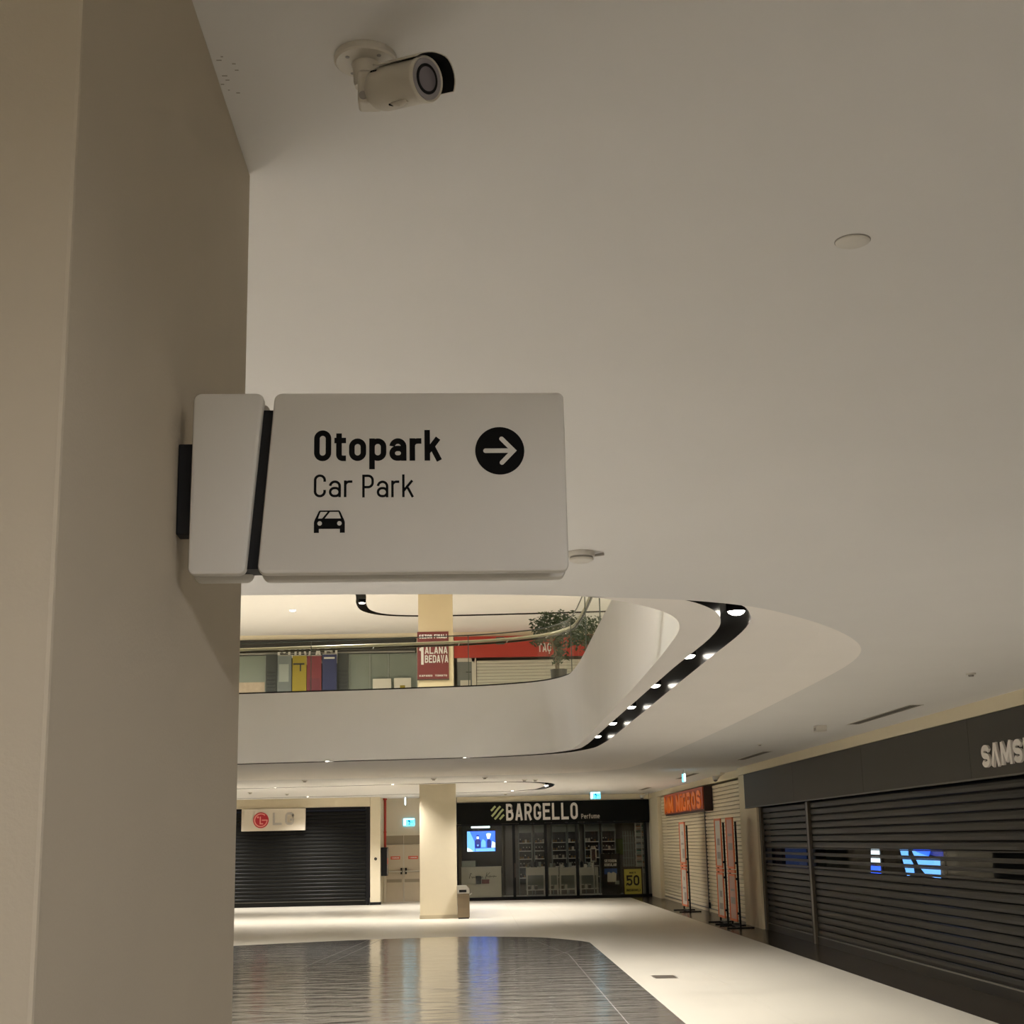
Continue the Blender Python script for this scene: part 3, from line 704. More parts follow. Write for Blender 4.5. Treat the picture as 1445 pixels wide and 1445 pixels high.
def poster_stand(label, x, y0, y1, top_m, low_m, prints):
    t = thing('poster_stand', label, 'poster stand', (x, y0, 0), group='poster stands before the cream shutters')
    L = y1 - y0
    for y in (0, L):
        obj('post', B((-.02, .02, y - .02, y + .02, 0.02, 2.34)), BLACK, t)
        obj('foot', bevelled(B((-.30, .30, y - .05, y + .05, 0, .03)), .005, 1), BLACK, t)
    obj('stretcher', B((-.02, .02, 0, L, .02, .05)), BLACK, t)
    for z0, z1, m in ((1.29, 2.44, top_m), (.14, 1.18, low_m)):
        p = obj('poster_frame', B((-.06, -.03, .06, .12, z0, z1), (-.06, -.03, L - .10, L - .04, z0, z1), (-.06, -.03, .06, L - .04, z0, z0 + .05), (-.06, -.03, .06, L - .04, z1 - .05, z1)), ORSTAND, t)
        obj('poster', B((-.045, -.03, .12, L - .10, z0 + .05, z1 - .05)), m, p)
        bmq = bmesh.new()
        for a, b, c, d in prints:
            addbox(bmq, -.048, -.044, .12 + (L - .22) * a, .12 + (L - .22) * b, z0 + .05 + (z1 - z0 - .1) * c, z0 + .05 + (z1 - z0 - .1) * d)
        obj('print', bmq, PRINT, p)
    obj('centre_strip', B((-.06, -.02, .06, L - .04, 1.20, 1.27)), ORSTAND, t)
    for z in (.3, 1.05, 1.40):
        obj('clip', B((-.05, .0, -.03, .06, z, z + .05)), BLACK, t)
    return t
pa = at_z(978.5, 1284.6, 0); pb = at_z(1030, 1302.5, 0); pc = at_z(1046, 1309, 0)
poster_stand('orange framed poster stand beside the dark shutter guide', 6.05, 41.1, 42.25, PAPER, PAPER, ((.2, .6, .1, .35), (.3, .8, .45, .5), (.4, .6, .7, .8)))
poster_stand('orange framed stand with grey posters sharing a base with the pink one', 6.02, 34.95, 35.95, PAPER, PAPER, ((.2, .8, .15, .3), (.3, .7, .45, .6)))
poster_stand('orange framed stand with a pink upper poster beside the pilaster', 6.02, 33.35, 34.35, PAPERP, PAPERP, ((.15, .85, .35, .5), (.2, .8, .65, .7)))

# ------------------------------------------------------------------ far end: perfume shop
YB = 53.0
XL, XR = -0.45, 6.47
def A(px, py, Y=YB): return at_y(px, py, Y)
wf = struct('wall_front', 'beige jamb at the end of the perfume shop', 'wall', [(XR + .02, 6.62, 52.9, 53.3, 0, ZC)], TRIMP)
struct('wall_front_head', 'beige strip of wall over the perfume shop fascia', 'wall', [(XL, XR + .01, 53.0, 53.3, 3.40, ZC)], TRIMP)
struct('wall_front_jamb', 'beige jamb between the fire doors and the perfume shop', 'wall', [(-0.62, XL - .02, 53.0, 53.35, 0, ZC)], TRIMP)
struct('wall_front_lintel', 'beige strip of wall over the black ribbed shutter', 'wall', [(-9.4, -3.43, 51.0, 51.25, 3.29, ZC)], TRIMP)
pier = struct('column_pier', 'beige pier between the black ribbed shutter and the fire doors', 'column', [(-3.42, -3.08, 51.0, 53.2, 0, ZC)], TRIMP)
struct('wall_front_end', 'beige end of the far wall', 'wall', [(-14, -9.42, 51.0, 51.25, 0, ZC)], TRIMP)
obj('skirting', B((-3.43, -3.06, 50.985, 51.3, 0, .09)), BLACK, pier)
bf = thing('shop_fascia', 'black fascia of the perfume shop', 'shop fascia', (XL, YB - .02, 2.64))
obj('panel', B((0, XR - XL, -.06, 0, 0, .75)), FASCB, bf)
ls, tot = text_letters('BARGELLO', 0.50, 0.58, 0.165, rad=0.27, gap=0.145, depth=0.04)
p0, p1 = A(714, 1145), A(815, 1145)
sc = (p1.x - p0.x) / tot
for b in ls:
    bmesh.ops.scale(b, vec=(sc, 1.18, 1), verts=b.verts)
    o = obj('letter', b, LETW, None, M4=facing_south(p0.x - XL, -.061, A(765, 1157).z - 2.64)); o.parent = bf
ls, tot = text_letters('Perfume', 0.17, 0.6, 0.17, rad=0.3, gap=0.14, depth=0.03)
p0, p1 = A(820, 1154), A(846, 1154); sc = (p1.x - p0.x) / tot
for b in ls:
    bmesh.ops.scale(b, vec=(sc, 1, 1), verts=b.verts)
    o = obj('small_letter', b, LGGREY, None, M4=facing_south(p0.x - XL, -.061, A(833, 1155).z - 2.64)); o.parent = bf
c0 = A(702, 1147)
for k, (ox, ln_) in enumerate(((-.19, .16), (-.065, .36), (.065, .36), (.19, .16))):
    bm = bmesh.new()
    t = Vector((.62, .78)); cc = Vector((ox * .8, -ox * .8)); half = ln_ * .62
    stroke(bm, [tuple(cc - t * half + Vector((-.02, 0))), tuple(cc - t * half * .4), tuple(cc + t * half * .4), tuple(cc + t * half + Vector((.02, 0)))], .072, .03)
    o = obj('emblem_bar', bm, LOGOG, None, M4=facing_south(c0.x - XL, -.061, c0.z - 2.64)); o.parent = bf

gf = thing('shopfront_glazing', 'black framed glass front of the perfume shop', 'shopfront', (XL, YB, 0))
mull = [645, 711.5, 725.5, 770.5, 814.5, 912]
MX = [A(m, 1210).x - XL for m in mull]
for a, b in zip(MX, MX[1:]):
    obj('pane', B((a + .03, b - .03, .05, .06, .08, 2.62)), GLASSD, gf)
for k, x in enumerate(MX):
    if k == 1: continue
    obj('mullion', B((x - .05, x + .05, .0, .1, 0, 2.63)), BLACK, gf)
obj('bottom_rail', B((0, XR - XL, 0, .1, 0, .09)), BLACK, gf); obj('top_rail', B((0, XR - XL, 0, .1, 2.57, 2.63)), BLACK, gf)
hx = MX[2] + .02
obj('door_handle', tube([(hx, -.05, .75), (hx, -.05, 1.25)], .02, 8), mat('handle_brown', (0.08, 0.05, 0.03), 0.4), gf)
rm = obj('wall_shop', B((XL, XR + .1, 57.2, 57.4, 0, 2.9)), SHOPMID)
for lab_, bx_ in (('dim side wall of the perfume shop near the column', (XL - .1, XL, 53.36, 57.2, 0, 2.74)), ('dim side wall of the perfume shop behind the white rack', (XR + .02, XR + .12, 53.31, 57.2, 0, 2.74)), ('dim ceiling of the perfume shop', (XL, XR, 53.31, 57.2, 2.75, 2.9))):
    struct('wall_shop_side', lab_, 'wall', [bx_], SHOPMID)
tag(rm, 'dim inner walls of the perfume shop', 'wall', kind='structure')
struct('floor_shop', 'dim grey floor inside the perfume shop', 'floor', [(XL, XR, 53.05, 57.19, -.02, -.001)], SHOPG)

for x_ in (1.6, 4.6):  # lamps added to brighten the shop interior
    t = thing('added_shop_lamp', 'small lamp added to brighten the perfume shop near the ' + ('counter' if x_ < 3 else 'white rack'), 'lamp', (x_, 54.6, 2.745))
    obj('body', lathe([(0, 0), (.08, 0), (.08, -.03), (0, -.03)], 16), SHOPW, t); obj('lens', lathe([(0, -.034), (.06, -.034), (.06, -.03), (0, -.03)], 16), mat('added_lamp_lens', (1, 1, 1), .4, emit=(1, .92, .8), estr=1.0), t)
    spot('added_lamp_beam', (0, 0, -.05), 26, 172, .2, .06, parent=t)
# tv and its black panel
pw0, pw1 = A(651, 1165, 53.8), A(709, 1226, 53.8)
pan = thing('tv_panel', 'tall black panel behind the lit television', 'panel', (pw0.x, 53.8, 0))
obj('board', B((0, pw1.x - pw0.x, 0, .08, .9, 2.72)), BLACK, pan); obj('plinth', B((.02, pw1.x - pw0.x - .02, .01, .07, 0, .9)), SHOPDK, pan)
a, b = A(659, 1173.5, 53.7), A(699, 1201, 53.7)
tv = thing('television', 'lit television showing blue perfume bottles', 'television', (a.x, 53.7, b.z))
w_, h_ = b.x - a.x, a.z - b.z
obj('bezel', bevelled(B((-.03, w_ + .03, 0, .06, -.03, h_ + .03)), .008, 1), BLACK, tv)
obj('screen', B((0, w_, -.004, .0, 0, h_)), TVB, tv)
def onscreen(name, m, pts, d=.006):
    obj(name, prism([(x * w_, z * h_) for x, z in pts], -.004 - d, -.0035, 'y'), m, tv)
onscreen('picture_area', TVC, [(0, 0), (.27, 0), (.26, .5), (.18, .75), (.1, 1), (0, 1)])
onscreen('picture_area', TVW, [(0, 0), (.22, 0), (.12, .12), (0, .2)], .008)
onscreen('picture_area', TVC, [(.5, .2), (.66, .2), (.66, .5), (.56, .62), (.5, .45)])
onscreen('picture_area', TVW, [(.86, .18), (1, .18), (1, .42), (.9, .5)])
onscreen('picture_area', TVC, [(.3, 0), (1, 0), (.95, .16), (.3, .14)])
onscreen('bottle_picture', TVD, [(.28, .16), (.48, .16), (.49, .55), (.43, .62), (.43, .82), (.33, .82), (.33, .62), (.27, .55)], .010)
onscreen('bottle_picture', TVD, [(.70, .16), (.86, .16), (.86, .52), (.82, .6), (.74, .6), (.70, .52)], .010)
onscreen('picture_area', TVW, [(.34, .62), (.42, .62), (.42, .74), (.34, .74)], .012)
onscreen('picture_area', TVW, [(.68, .86), (.72, .62), (.80, .62), (.86, .86), (.8, .9), (.74, .9)], .012)
onscreen('picture_area', TVC, [(.34, .34), (.42, .34), (.38, .24)], .012)
a, b = A(665, 1167.5, 53.6), A(691, 1165, 53.6)
st = thing('tube_lamp', 'short white tube lamp above the television', 'lamp', (a.x, 53.6, a.z)); obj('tube', tube([(0, 0, 0), (b.x - a.x, 0, .0)], .028, 8), TUBE, st); obj('batten', B((0, b.x - a.x, .02, .05, .01, .05)), BLACK, st); obj('hanger', B((.1, .13, .025, .045, .05, 2.749 - a.z), (b.x - a.x - .13, b.x - a.x - .1, .025, .045, .05, 2.749 - a.z)), BLACK, st)
# white counter with shelf
a, b = A(651, 1225, 53.45), A(708, 1266, 53.45)
ct = thing('counter', 'white counter below the television with handwritten lettering', 'counter', (a.x, 53.45, 0))
cw, ch = b.x - a.x, a.z
obj('body', B((0, cw, 0, .3, .05, ch)), SHOPW, ct); obj('top', B((-.01, cw + .01, -.02, .32, ch, ch + .03)), SHOPW, ct)
obj('shelf', B((.05, cw * .72, -.14, 0, .52, .55)), SHOPW, ct); obj('plinth', B((.02, cw - .02, .02, .3, 0, .05)), SHOPDK, ct)
bm = bmesh.new()
wav = lambda x0, x1, amp, n, z: [(x0 + (x1 - x0) * k / (n * 6), z + amp * math.sin(k * 2.1) * (.5 + .5 * math.sin(k * .7))) for k in range(n * 6 + 1)]
stroke(bm, [(.28, .62), (.33, .80), (.38, .78)], .018, .003); stroke(bm, wav(.36, .78, .035, 4, .66), .014, .003)
stroke(bm, [(.86, .60), (.92, .82)], .018, .003); stroke(bm, [(1.02, .82), (.90, .70), (.98, .66)], .014, .003); stroke(bm, wav(.98, 1.26, .04, 3, .68), .014, .003)
o = obj('lettering', bm, INK, None, M4=facing_south(0, -.001, .12)); o.parent = ct
def carton(label, px0, px1, py0, py1, Y, m, zb=None):
    a, b = A(px0, py0, Y), A(px1, py1, Y); z = b.z if zb is None else zb
    t = thing('product_box', label, 'box', ((a.x + b.x) / 2, Y, z)); w2 = (b.x - a.x) / 2; h2 = a.z - b.z
    t.location.z += .002
    obj('carton', bevelled(B((-w2, w2, 0, .10, 0, h2)), .006, 1), m, t); obj('lid', B((-w2 - .004, w2 + .004, -.004, .104, h2 * .75, h2 + .003)), m, t)
sh_z = .553
carton('tall black box on the counter shelf', 671.5, 679, 1238, 1248.5, 53.325, BLACK, sh_z)
carton('low dark red box on the counter shelf', 680, 690.5, 1243, 1248.5, 53.325, mat('box_red', (0.16, 0.02, 0.02), .5), sh_z)
carton('pale display box standing on the white counter', 651.5, 671, 1217, 1225, 53.5, SHOPG, ch + .034)

# perfume shelves along the back
bottle_protos = []
def bottle(label, m, loc, k):
    t = thing('perfume_bottle', label, 'bottle', loc, group='bottles on the back shelves')
    if k < len(bottle_protos):
        for c in bottle_protos[k].children: inst(c, t)
    else:
        s = (1, .8, 1.2)[k % 3]
        obj('flask', bevelled(B((-.035 * s, .035 * s, -.025, .025, 0, .10 * s)), .008, 1), m, t)
        obj('cap', lathe([(0, .10 * s), (.016, .10 * s), (.016, .10 * s + .045), (0, .10 * s + .045)], 10), BLACK if k else SHOPW, t)
        bottle_protos.append(t)
BM = [mat('bottle_dark', (0.03, 0.02, 0.018), .2), mat('bottle_amber', (0.22, 0.12, 0.03), .2), mat('bottle_pale', (0.45, 0.40, 0.32), .2)]
BL = ['tiny %s perfume bottle on the %%s shelf %%s' % c for c in ('dark', 'amber', 'pale')]
cols = [(733, 748), (755, 768), (780, 797), (802, 815), (826, 843), (850, 866)]
names = ['against the grey panel', 'left of the first white table', 'behind the double white table', 'behind the centre mullion', 'behind the mirror stand', 'behind the black roll-up poster']
names = ['next to the pale side panel', 'above the small white table', 'above the wide white table', 'behind the thin black mullion', 'behind the framed mirror', 'above the black roll-up poster']
for ci, (c0_, c1_) in enumerate(cols):
    a, b = A(c0_, 1160, 56.8), A(c1_, 1160, 56.8)
    u = thing('shelf_unit', 'tall shelf unit with bottles ' + names[ci], 'shelf unit', (a.x, 56.75, 0), group='back shelf units')
    w2 = b.x - a.x
    obj('back_panel', B((-.03, w2 + .03, .36, .38, .4, 2.7)), SHOPDK, u)
    obj('side_panel', B((-.05, -.03, 0, .38, 0, 2.7)), SHOPG, u); obj('side_panel', B((w2 + .03, w2 + .05, 0, .38, 0, 2.7)), SHOPG, u)
    obj('header', B((-.03, w2 + .03, .02, .06, 2.32, 2.62)), SHOPG, u)
    for k, z in enumerate((.62, 1.02, 1.32, 1.62, 1.92)):
        obj('shelf', B((-.03, w2 + .03, 0, .36, z, z + .03)), SHOPW, u)
        x = .02
        while x < w2 - .02:
            q_ = random.choice((0, 0, 0, 1, 1, 2)) if ci != 4 else random.choice((0, 1, 2))
            if len(bottle_protos) < 3: q_ = len(bottle_protos)
            bottle(BL[q_] % (('lowest', 'second', 'middle', 'fourth', 'top')[k], names[ci]), BM[q_], (a.x + x, 56.87, z + .032), q_)
            x += random.uniform(.085, .13)
def table(label, px0, px1, Y, cab=.28):
    a, b = A(px0, 1225, Y), A(px1, 1225, Y); w2 = b.x - a.x; h2 = a.z + .02
    t = thing('display_table', label, 'table', (a.x, Y, 0))
    obj('top_cabinet', B((0, w2, 0, .5, h2 - cab, h2)), SHOPW, t); obj('shelf', B((0, w2, 0, .5, .24, .27)), SHOPW, t)
    for x in (.02, w2 - .04):
        for y in (.01, .47): obj('leg', B((x, x + .03, y, y + .03, 0, h2 - cab)), SHOPW, t)
    obj('back_board', B((.0, w2, .48, .5, .27, h2 - cab)), SHOPG, t)
    return a.x, w2, h2
for lab, p0_, p1_ in (('small white display table beside the door', 742.5, 769), ('white display table behind the centre glass pane', 775, 788), ('wide white display table by the thin mullion', 789.5, 813), ('white display table in front of the framed mirror', 818, 844)):
    x_, w_2, h_2 = table(lab, p0_, p1_, 54.6)
    n = max(2, int(w_2 / .16))
    for k in range(n):
        t = thing('tester_bottle', 'small bottle standing on the ' + lab, 'bottle', (x_ + .08 + k * (w_2 - .12) / n, 54.75, h_2 + .002), group='bottles on the display tables')
        hh = random.uniform(.1, .2); mm = random.choice((BLACK, SHOPG, SHOPMID, SHOPW))
        obj('flask', bevelled(B((-.05, .05, -.04, .04, 0, hh)), .008, 1), mm, t); obj('cap', B((-.02, .02, -.02, .02, hh, hh + .04)), BLACK, t)
    for k in range(max(2, n - 1)):
        t = thing('gift_box', 'pale box under the ' + lab, 'box', (x_ + .1 + k * .13, 54.72, .272), group='boxes under the display tables')
        obj('carton', B((-.045, .045, -.05, .05, 0, .14)), SHOPW if k % 2 else SHOPMID, t); obj('lid', B((-.048, .048, -.053, .053, .12, .15)), SHOPW, t)
a, b = A(833, 1197, 54.2), A(842, 1216, 54.2)
mi = thing('mirror_stand', 'white framed mirror on a slim pedestal', 'mirror', ((a.x + b.x) / 2, 54.2, 0))
mw = (b.x - a.x) / 2
obj('frame', B((-mw, -mw + .035, 0, .04, b.z, a.z), (mw - .035, mw, 0, .04, b.z, a.z), (-mw, mw, 0, .04, a.z - .035, a.z), (-mw, mw, 0, .04, b.z, b.z + .035)), SHOPW, mi)
obj('glass', B((-mw + .03, mw - .03, .01, .02, b.z + .03, a.z - .03)), mat('mirror_face', (0.25, 0.2, 0.2), .08, metal=.9), mi)
obj('pole', tube([(0, .02, .03), (0, .02, b.z)], .02, 8), STEEL, mi); obj('base', lathe([(0, 0), (.17, 0), (.17, .02), (0, .03)], 20), STEEL, mi)
# roll-up poster and yellow sale poster
a, b = A(848, 1205, 53.7), A(876, 1264, 53.7)
ro = thing('rollup_poster', 'tall black roll-up poster with white lettering', 'poster', (a.x, 53.7, 0)); rw = b.x - a.x
obj('sheet', B((0, rw, 0, .015, .06, a.z)), BLACK, ro); obj('cassette', bevelled(B((-.01, rw + .01, -.06, .08, 0, .07)), .01, 1), GREYPL, ro)
for s, z in (('SEVDİĞİN'.replace('Ğ', 'G'), a.z - .30), ('KOKULAR', a.z - .44)):
    bm, tt = text_one(s, .10, .62, .2, depth=.003); bmesh.ops.scale(bm, vec=(rw * .66 / tt, 1, 1), verts=bm.verts)
    o = obj('lettering', bm, LETW, None, M4=facing_south(rw * .17, -.002, z)); o.parent = ro
obj('blue_print', B((rw * .15, rw * .85, -.004, 0, a.z - .72, a.z - .52)), BLUEP, ro)
bm = bmesh.new()
for k in range(4): addprism(bm, [(rw * (.3 + .12 * k), .52), (rw * (.42 + .12 * k), .50), (rw * (.44 + .12 * k), .86 - .05 * (k % 2)), (rw * (.32 + .12 * k), .84)], -.006 - .001 * k, 0, 'y')
obj('hand_print', bm, SHOPW, ro); obj('wrist_print', B((rw * .72, rw * .95, -.005, 0, .42, .55)), SHOPG, ro)
a, b = A(880.5, 1224.5, 53.3), A(906, 1262, 53.3)
ye = thing('sale_poster', 'yellow sale poster in a dark frame reading 50', 'poster', (a.x, 53.3, b.z - .05)); yw, yh = b.x - a.x, a.z - b.z
obj('frame', B((-.05, yw + .05, .012, .05, -.02, yh + .08)), mat('frame_brown', (0.06, 0.035, 0.02), .5), ye); obj('sheet', B((0, yw, 0, .014, .02, yh)), YELLOW, ye)
for x in (.08, yw - .08): obj('leg', B((x - .02, x + .02, .02, .05, -(b.z - .05), .0)), BLACK, ye)
def yt(s, h, W, w, width, z):
    bm, tt = text_one(s, h, W, w, depth=.003); bmesh.ops.scale(bm, vec=(width / tt, 1, 1), verts=bm.verts)
    o = obj('lettering', bm, INK, None, M4=facing_south((yw - width) / 2, -.001, z)); o.parent = ye
yt('50', .36, .62, .17, .46, .36); yt('NET', .055, .7, .26, .24, .78); yt('İNDİRİMLİ', .085, .6, .2, .50, .16)
yt('%', .1, .5, .2, .05, .36) if False else None
obj('percent_mark', prism([(.06, .36), (.09, .36), (.09, .43), (.06, .43)], -.003, 0, 'y'), INK, ye)
# right-hand white rack
a, b = A(896, 1160, 55.2), A(912.5, 1160, 55.2)
rk = thing('display_rack', 'white open rack of coloured packs beside the end jamb', 'rack', (a.x, 55.2, 0)); rw = b.x - a.x
for x in (0, rw * .5, rw): obj('upright', B((x - .015, x + .015, 0, .03, 0, 2.6)), SHOPW, rk)
PK = [mat('pack_%d' % k, c, .5) for k, c in enumerate(((.40, .42, .40), (.30, .38, .30), (.45, .22, .13), (.10, .26, .22), (.35, .45, .48)))]
for k in range(9):
    z = .78 + k * .22
    obj('shelf', B((0, rw, 0, .35, z, z + .025)), SHOPW, rk)
for k in range(8):
    for j in range(2):
        t = thing('pack', '%s pack on the %s shelf of the white rack' % (('grey', 'sage green', 'terracotta', 'dark teal', 'pale blue')[(k + j) % 5], ('lowest', 'second lowest', 'third lowest', 'fourth lowest', 'fourth highest', 'third highest', 'second highest', 'highest')[k]), 'box', (a.x + rw * (.26 + .48 * j), 55.31, .807 + k * .22), group='packs on the white rack')
        obj('carton', B((-rw * .2, rw * .2, -.05, .1, 0, .14)), PK[(k + j) % 5], t); obj('label_band', B((-rw * .2 - .002, rw * .2 + .002, -.053, -.05, .04, .08)), SHOPW, t)
a, b = A(879, 1175, 55.6), A(893, 1175, 55.6)
gr = thing('wire_rack', 'grey wire rack of bottles beside the white rack', 'rack', (a.x, 55.6, 0))
for k in range(5): obj('upright', B(((b.x - a.x) * k / 4 - .012, (b.x - a.x) * k / 4 + .012, 0, .02, .0, 2.3)), SHOPG, gr)
for k in range(7): obj('crossbar', B((0, b.x - a.x, .02, .25, .5 + k * .27, .52 + k * .27)), SHOPG, gr)
gp = thing('leafy_print', 'dim green print on the inner shop wall', 'print', (A(872, 1195, 57).x, 57.17, A(872, 1195, 57).z)); obj('sheet', B((-.25, .25, 0, .02, -.3, .3)), mat('print_green', (.10, .14, .02), .6, vary=.4, vscale=5), gp); obj('edge', B((-.26, .26, .01, .025, -.31, .31)), SHOPDK, gp)

# ------------------------------------------------------------------ far end: LG front, fire doors, column
YLG = 51.0
lg = shutter('black ribbed shutter below the white round-logo board', (-9.4, YLG + .08, 0), 9.4 - 3.57, 3.18, 0.125, 'x', SHUT_B, z0=0.16)
gd = thing('shutter_guide', 'black guide rail at the end of the black ribbed shutter', 'shutter guide', (-3.555, YLG, 0)); obj('channel', B((0, .10, 0, .12, 0, 3.24)), BLACK, gd); obj('cap', B((0, .10, -.01, .12, 3.24, 3.26)), BLACK, gd)
hd = thing('shutter_box', 'slim black head box over the black ribbed shutter', 'shutter box', (-9.4, YLG - .02, 3.20)); obj('box', B((0, 5.83, 0, .12, 0, .075)), BLACK, hd); obj('edge', B((0, 5.83, -.01, .0, 0, .02)), BLACK, hd)
a, b = A(341, 1142, YLG - .2), A(430.5, 1171.5, YLG - .2)
bo = thing('shop_sign', 'white board with a red round logo and grey letters', 'shop sign', (a.x, YLG - .2, b.z)); bw, bh = b.x - a.x, A(386, 1141, YLG - .2).z - A(386, 1172.3, YLG - .2).z
obj('board', bevelled(B((0, bw, 0, .165, 0, bh)), .01, 1), SIGNCREAM, bo)
cx, cz = A(368.3, 1157.5, YLG - .2).x - a.x, A(368.3, 1157.5, YLG - .2).z - b.z
cr = .265
obj('logo_disc', prism(arc(cx, cz, cr, cr, 0, 352, 40), -.03, 0, 'y'), LGRED, bo)
bm = bmesh.new()
stroke(bm, arc(0, 0, cr * .80, cr * .80, 50, 360, 40) + [(cr * .12, 0)], cr * .13, .006); stroke(bm, [(-.02, cr * .45), (-.02, -cr * .45), (cr * .3, -cr * .45)], cr * .14, .008)
stroke(bm, arc(-cr * .38, cr * .38, cr * .07, cr * .07, 0, 345, 10), cr * .10, .008, True)
o = obj('logo_face', bm, LGPINK, None, M4=facing_south(cx, -.03, cz)); o.parent = bo
ls, tot = text_letters('LG', .42, .80, .19, rad=.3, gap=.30, depth=.05)
p0 = A(385, 1164.5, YLG - .2); p1 = A(415, 1164.5, YLG - .2); sc = (p1.x - p0.x) / tot
for q_ in ls:
    bmesh.ops.scale(q_, vec=(sc, 1, 1), verts=q_.verts)
    o = obj('letter', q_, LGGREY, None, M4=facing_south(p0.x - a.x, -.001, p0.z - b.z)); o.parent = bo
kn = A(530, 1212, YLG - .01); ks = thing('key_switch', 'small black round key switch on the beige pier', 'switch', (kn.x, YLG - .0, kn.z))
obj('body', lathe([(0, 0), (.05, 0), (.05, .02), (.03, .03), (0, .03)], 14, Matrix.Rotation(R(90), 4, 'X')), BLACK, ks); obj('keyhole', B((-.006, .006, -.034, -.02, -.015, .015)), STEEL, ks)
# fire doors
dr = thing('door_1', 'beige double fire door with panic bars and red stickers', 'door', (-2.98, 53.1, 0), kind='structure')
a0 = A(545, 1190, 53.1).x + 2.98; a1 = A(569.5, 1190, 53.1).x + 2.98; a2 = 2 * a1 - a0; dz = A(570, 1191.5, 53.1).z
obj('frame', B((a0 - .08, a0, 0, .12, 0, dz + .32), (a2, a2 + .08, 0, .12, 0, dz + .32), (a0, a2, 0, .12, dz + .31, dz + .36), (a0, a2, .02, .1, 0, .02)), WALLP, dr)
obj('transom', B((a0, a1 - .01, .06, .1, dz, dz + .31), (a1 + .01, a2, .06, .1, dz, dz + .31)), DOORG, dr)
zb = A(570, 1229.5, 53.1).z
for k, (x0_, x1_) in enumerate(((a0, a1 - .012), (a1 + .012, a2))):
    leaf = obj('leaf', bevelled(B((x0_, x1_, .03, .09, .02, dz - .01)), .006, 1), DOORP, dr)
    obj('kick_panel', B((x0_ + .02, x1_ - .06, .022, .03, zb - .38, zb - .27)), DOORG, leaf)
    obj('panic_bar', tube([(x0_ + .05, -.05, zb), (x1_ - .05, -.05, zb)], .028, 8), SHOPW, leaf)
    hx = x1_ - .07 if k == 0 else x0_ + .07
    obj('bar_bracket', B((hx - .03, hx + .03, -.07, .03, zb - .10, zb + .12)), BLACK, leaf)
    sx = (x0_ + x1_) / 2 + (.02 if k == 0 else .02)
    stk = obj('sticker', B((sx - .17, sx + .17, .024, .031, dz - .52, dz - .41)), STICK, leaf)
    bmt, tt = text_one('YANGIN', .05, .6, .2, depth=.002); bmesh.ops.scale(bmt, vec=(.26 / tt, 1, 1), verts=bmt.verts)
    o = obj('sticker_text', bmt, LETW, None, M4=facing_south(sx - .13, .024, dz - .49)); o.parent = leaf
obj('meeting_stile', B((a1 - .02, a1 + .02, .0, .03, .02, dz)), SHOPW, dr)
pp = A(542.2, 1165, 52.6); pz = A(541.5, 1131, 52.6).z
pi = thing('fire_pipe', 'red vertical pipe running down beside the fire doors', 'pipe', (max(pp.x, -3.0), 52.6, 0))
obj('run', tube([(0, 0, 1.9), (0, 0, ZC)], .045, 10), PIPER, pi); obj('collar', tube([(0, 0, ZC - .06), (0, 0, ZC)], .07, 10), PIPER, pi); obj('clamp', tube([(0, 0, 2.4), (0, 0, 2.45)], .055, 10), PIPER, pi)
a, b = A(536.5, 1196, 51.5), A(545, 1236, 51.5)
fc = thing('fire_cabinet', 'black cabinet on the pier beside the red pipe', 'cabinet', (max(a.x, -3.075), 51.35, b.z)); obj('body', bevelled(B((0, b.x - a.x, 0, .9, 0, a.z - b.z)), .01, 1), BLACK, fc); obj('door_edge', B((b.x - a.x, b.x - a.x + .01, .05, .85, .03, a.z - b.z - .03)), GREYPL, fc); obj('handle', B((b.x - a.x + .01, b.x - a.x + .03, .1, .13, .4, .6)), STICK, fc)
wd_ = obj('wall_niche', B((-3.1, -.6, 53.2, 53.4, 0, ZC)), WALLP); tag(wd_, 'beige wall around the fire doors', 'wall', kind='structure')
c2 = obj('column_far', B((-1.377, -.375, 40.75, 41.75, 0, ZC)), mat('far_column_paint', (0.72, 0.64, 0.47), .8, vary=.03)); tag(c2, 'square cream column standing on the concourse', 'column', kind='structure')
obj('skirting', B((-1.39, -.362, 40.737, 41.763, 0, .10)), mat('skirting_beige', (0.50, 0.43, 0.30), .6), c2)
bn = thing('waste_bin', 'bronze metal bin standing against the cream column', 'bin', (-.36, 40.4, 0))
obj('body', bevelled(B((0, .33, 0, .8, .03, .66)), .015, 2), BRONZE, bn); obj('hood', prism([(0, .66), (.33, .66), (.33, .76), (.24, .86), (0, .86)], .0, .8, 'y'), STEEL, bn); obj('base', B((.02, .31, .02, .78, 0, .03)), BLACK, bn); obj('opening', B((.05, .25, -.004, .05, .69, .76)), BLACK, bn); obj('rim_handle', tube([(.33, .1, .62), (.39, .1, .66), (.39, .1, .74)], .012, 8), STEEL, bn)

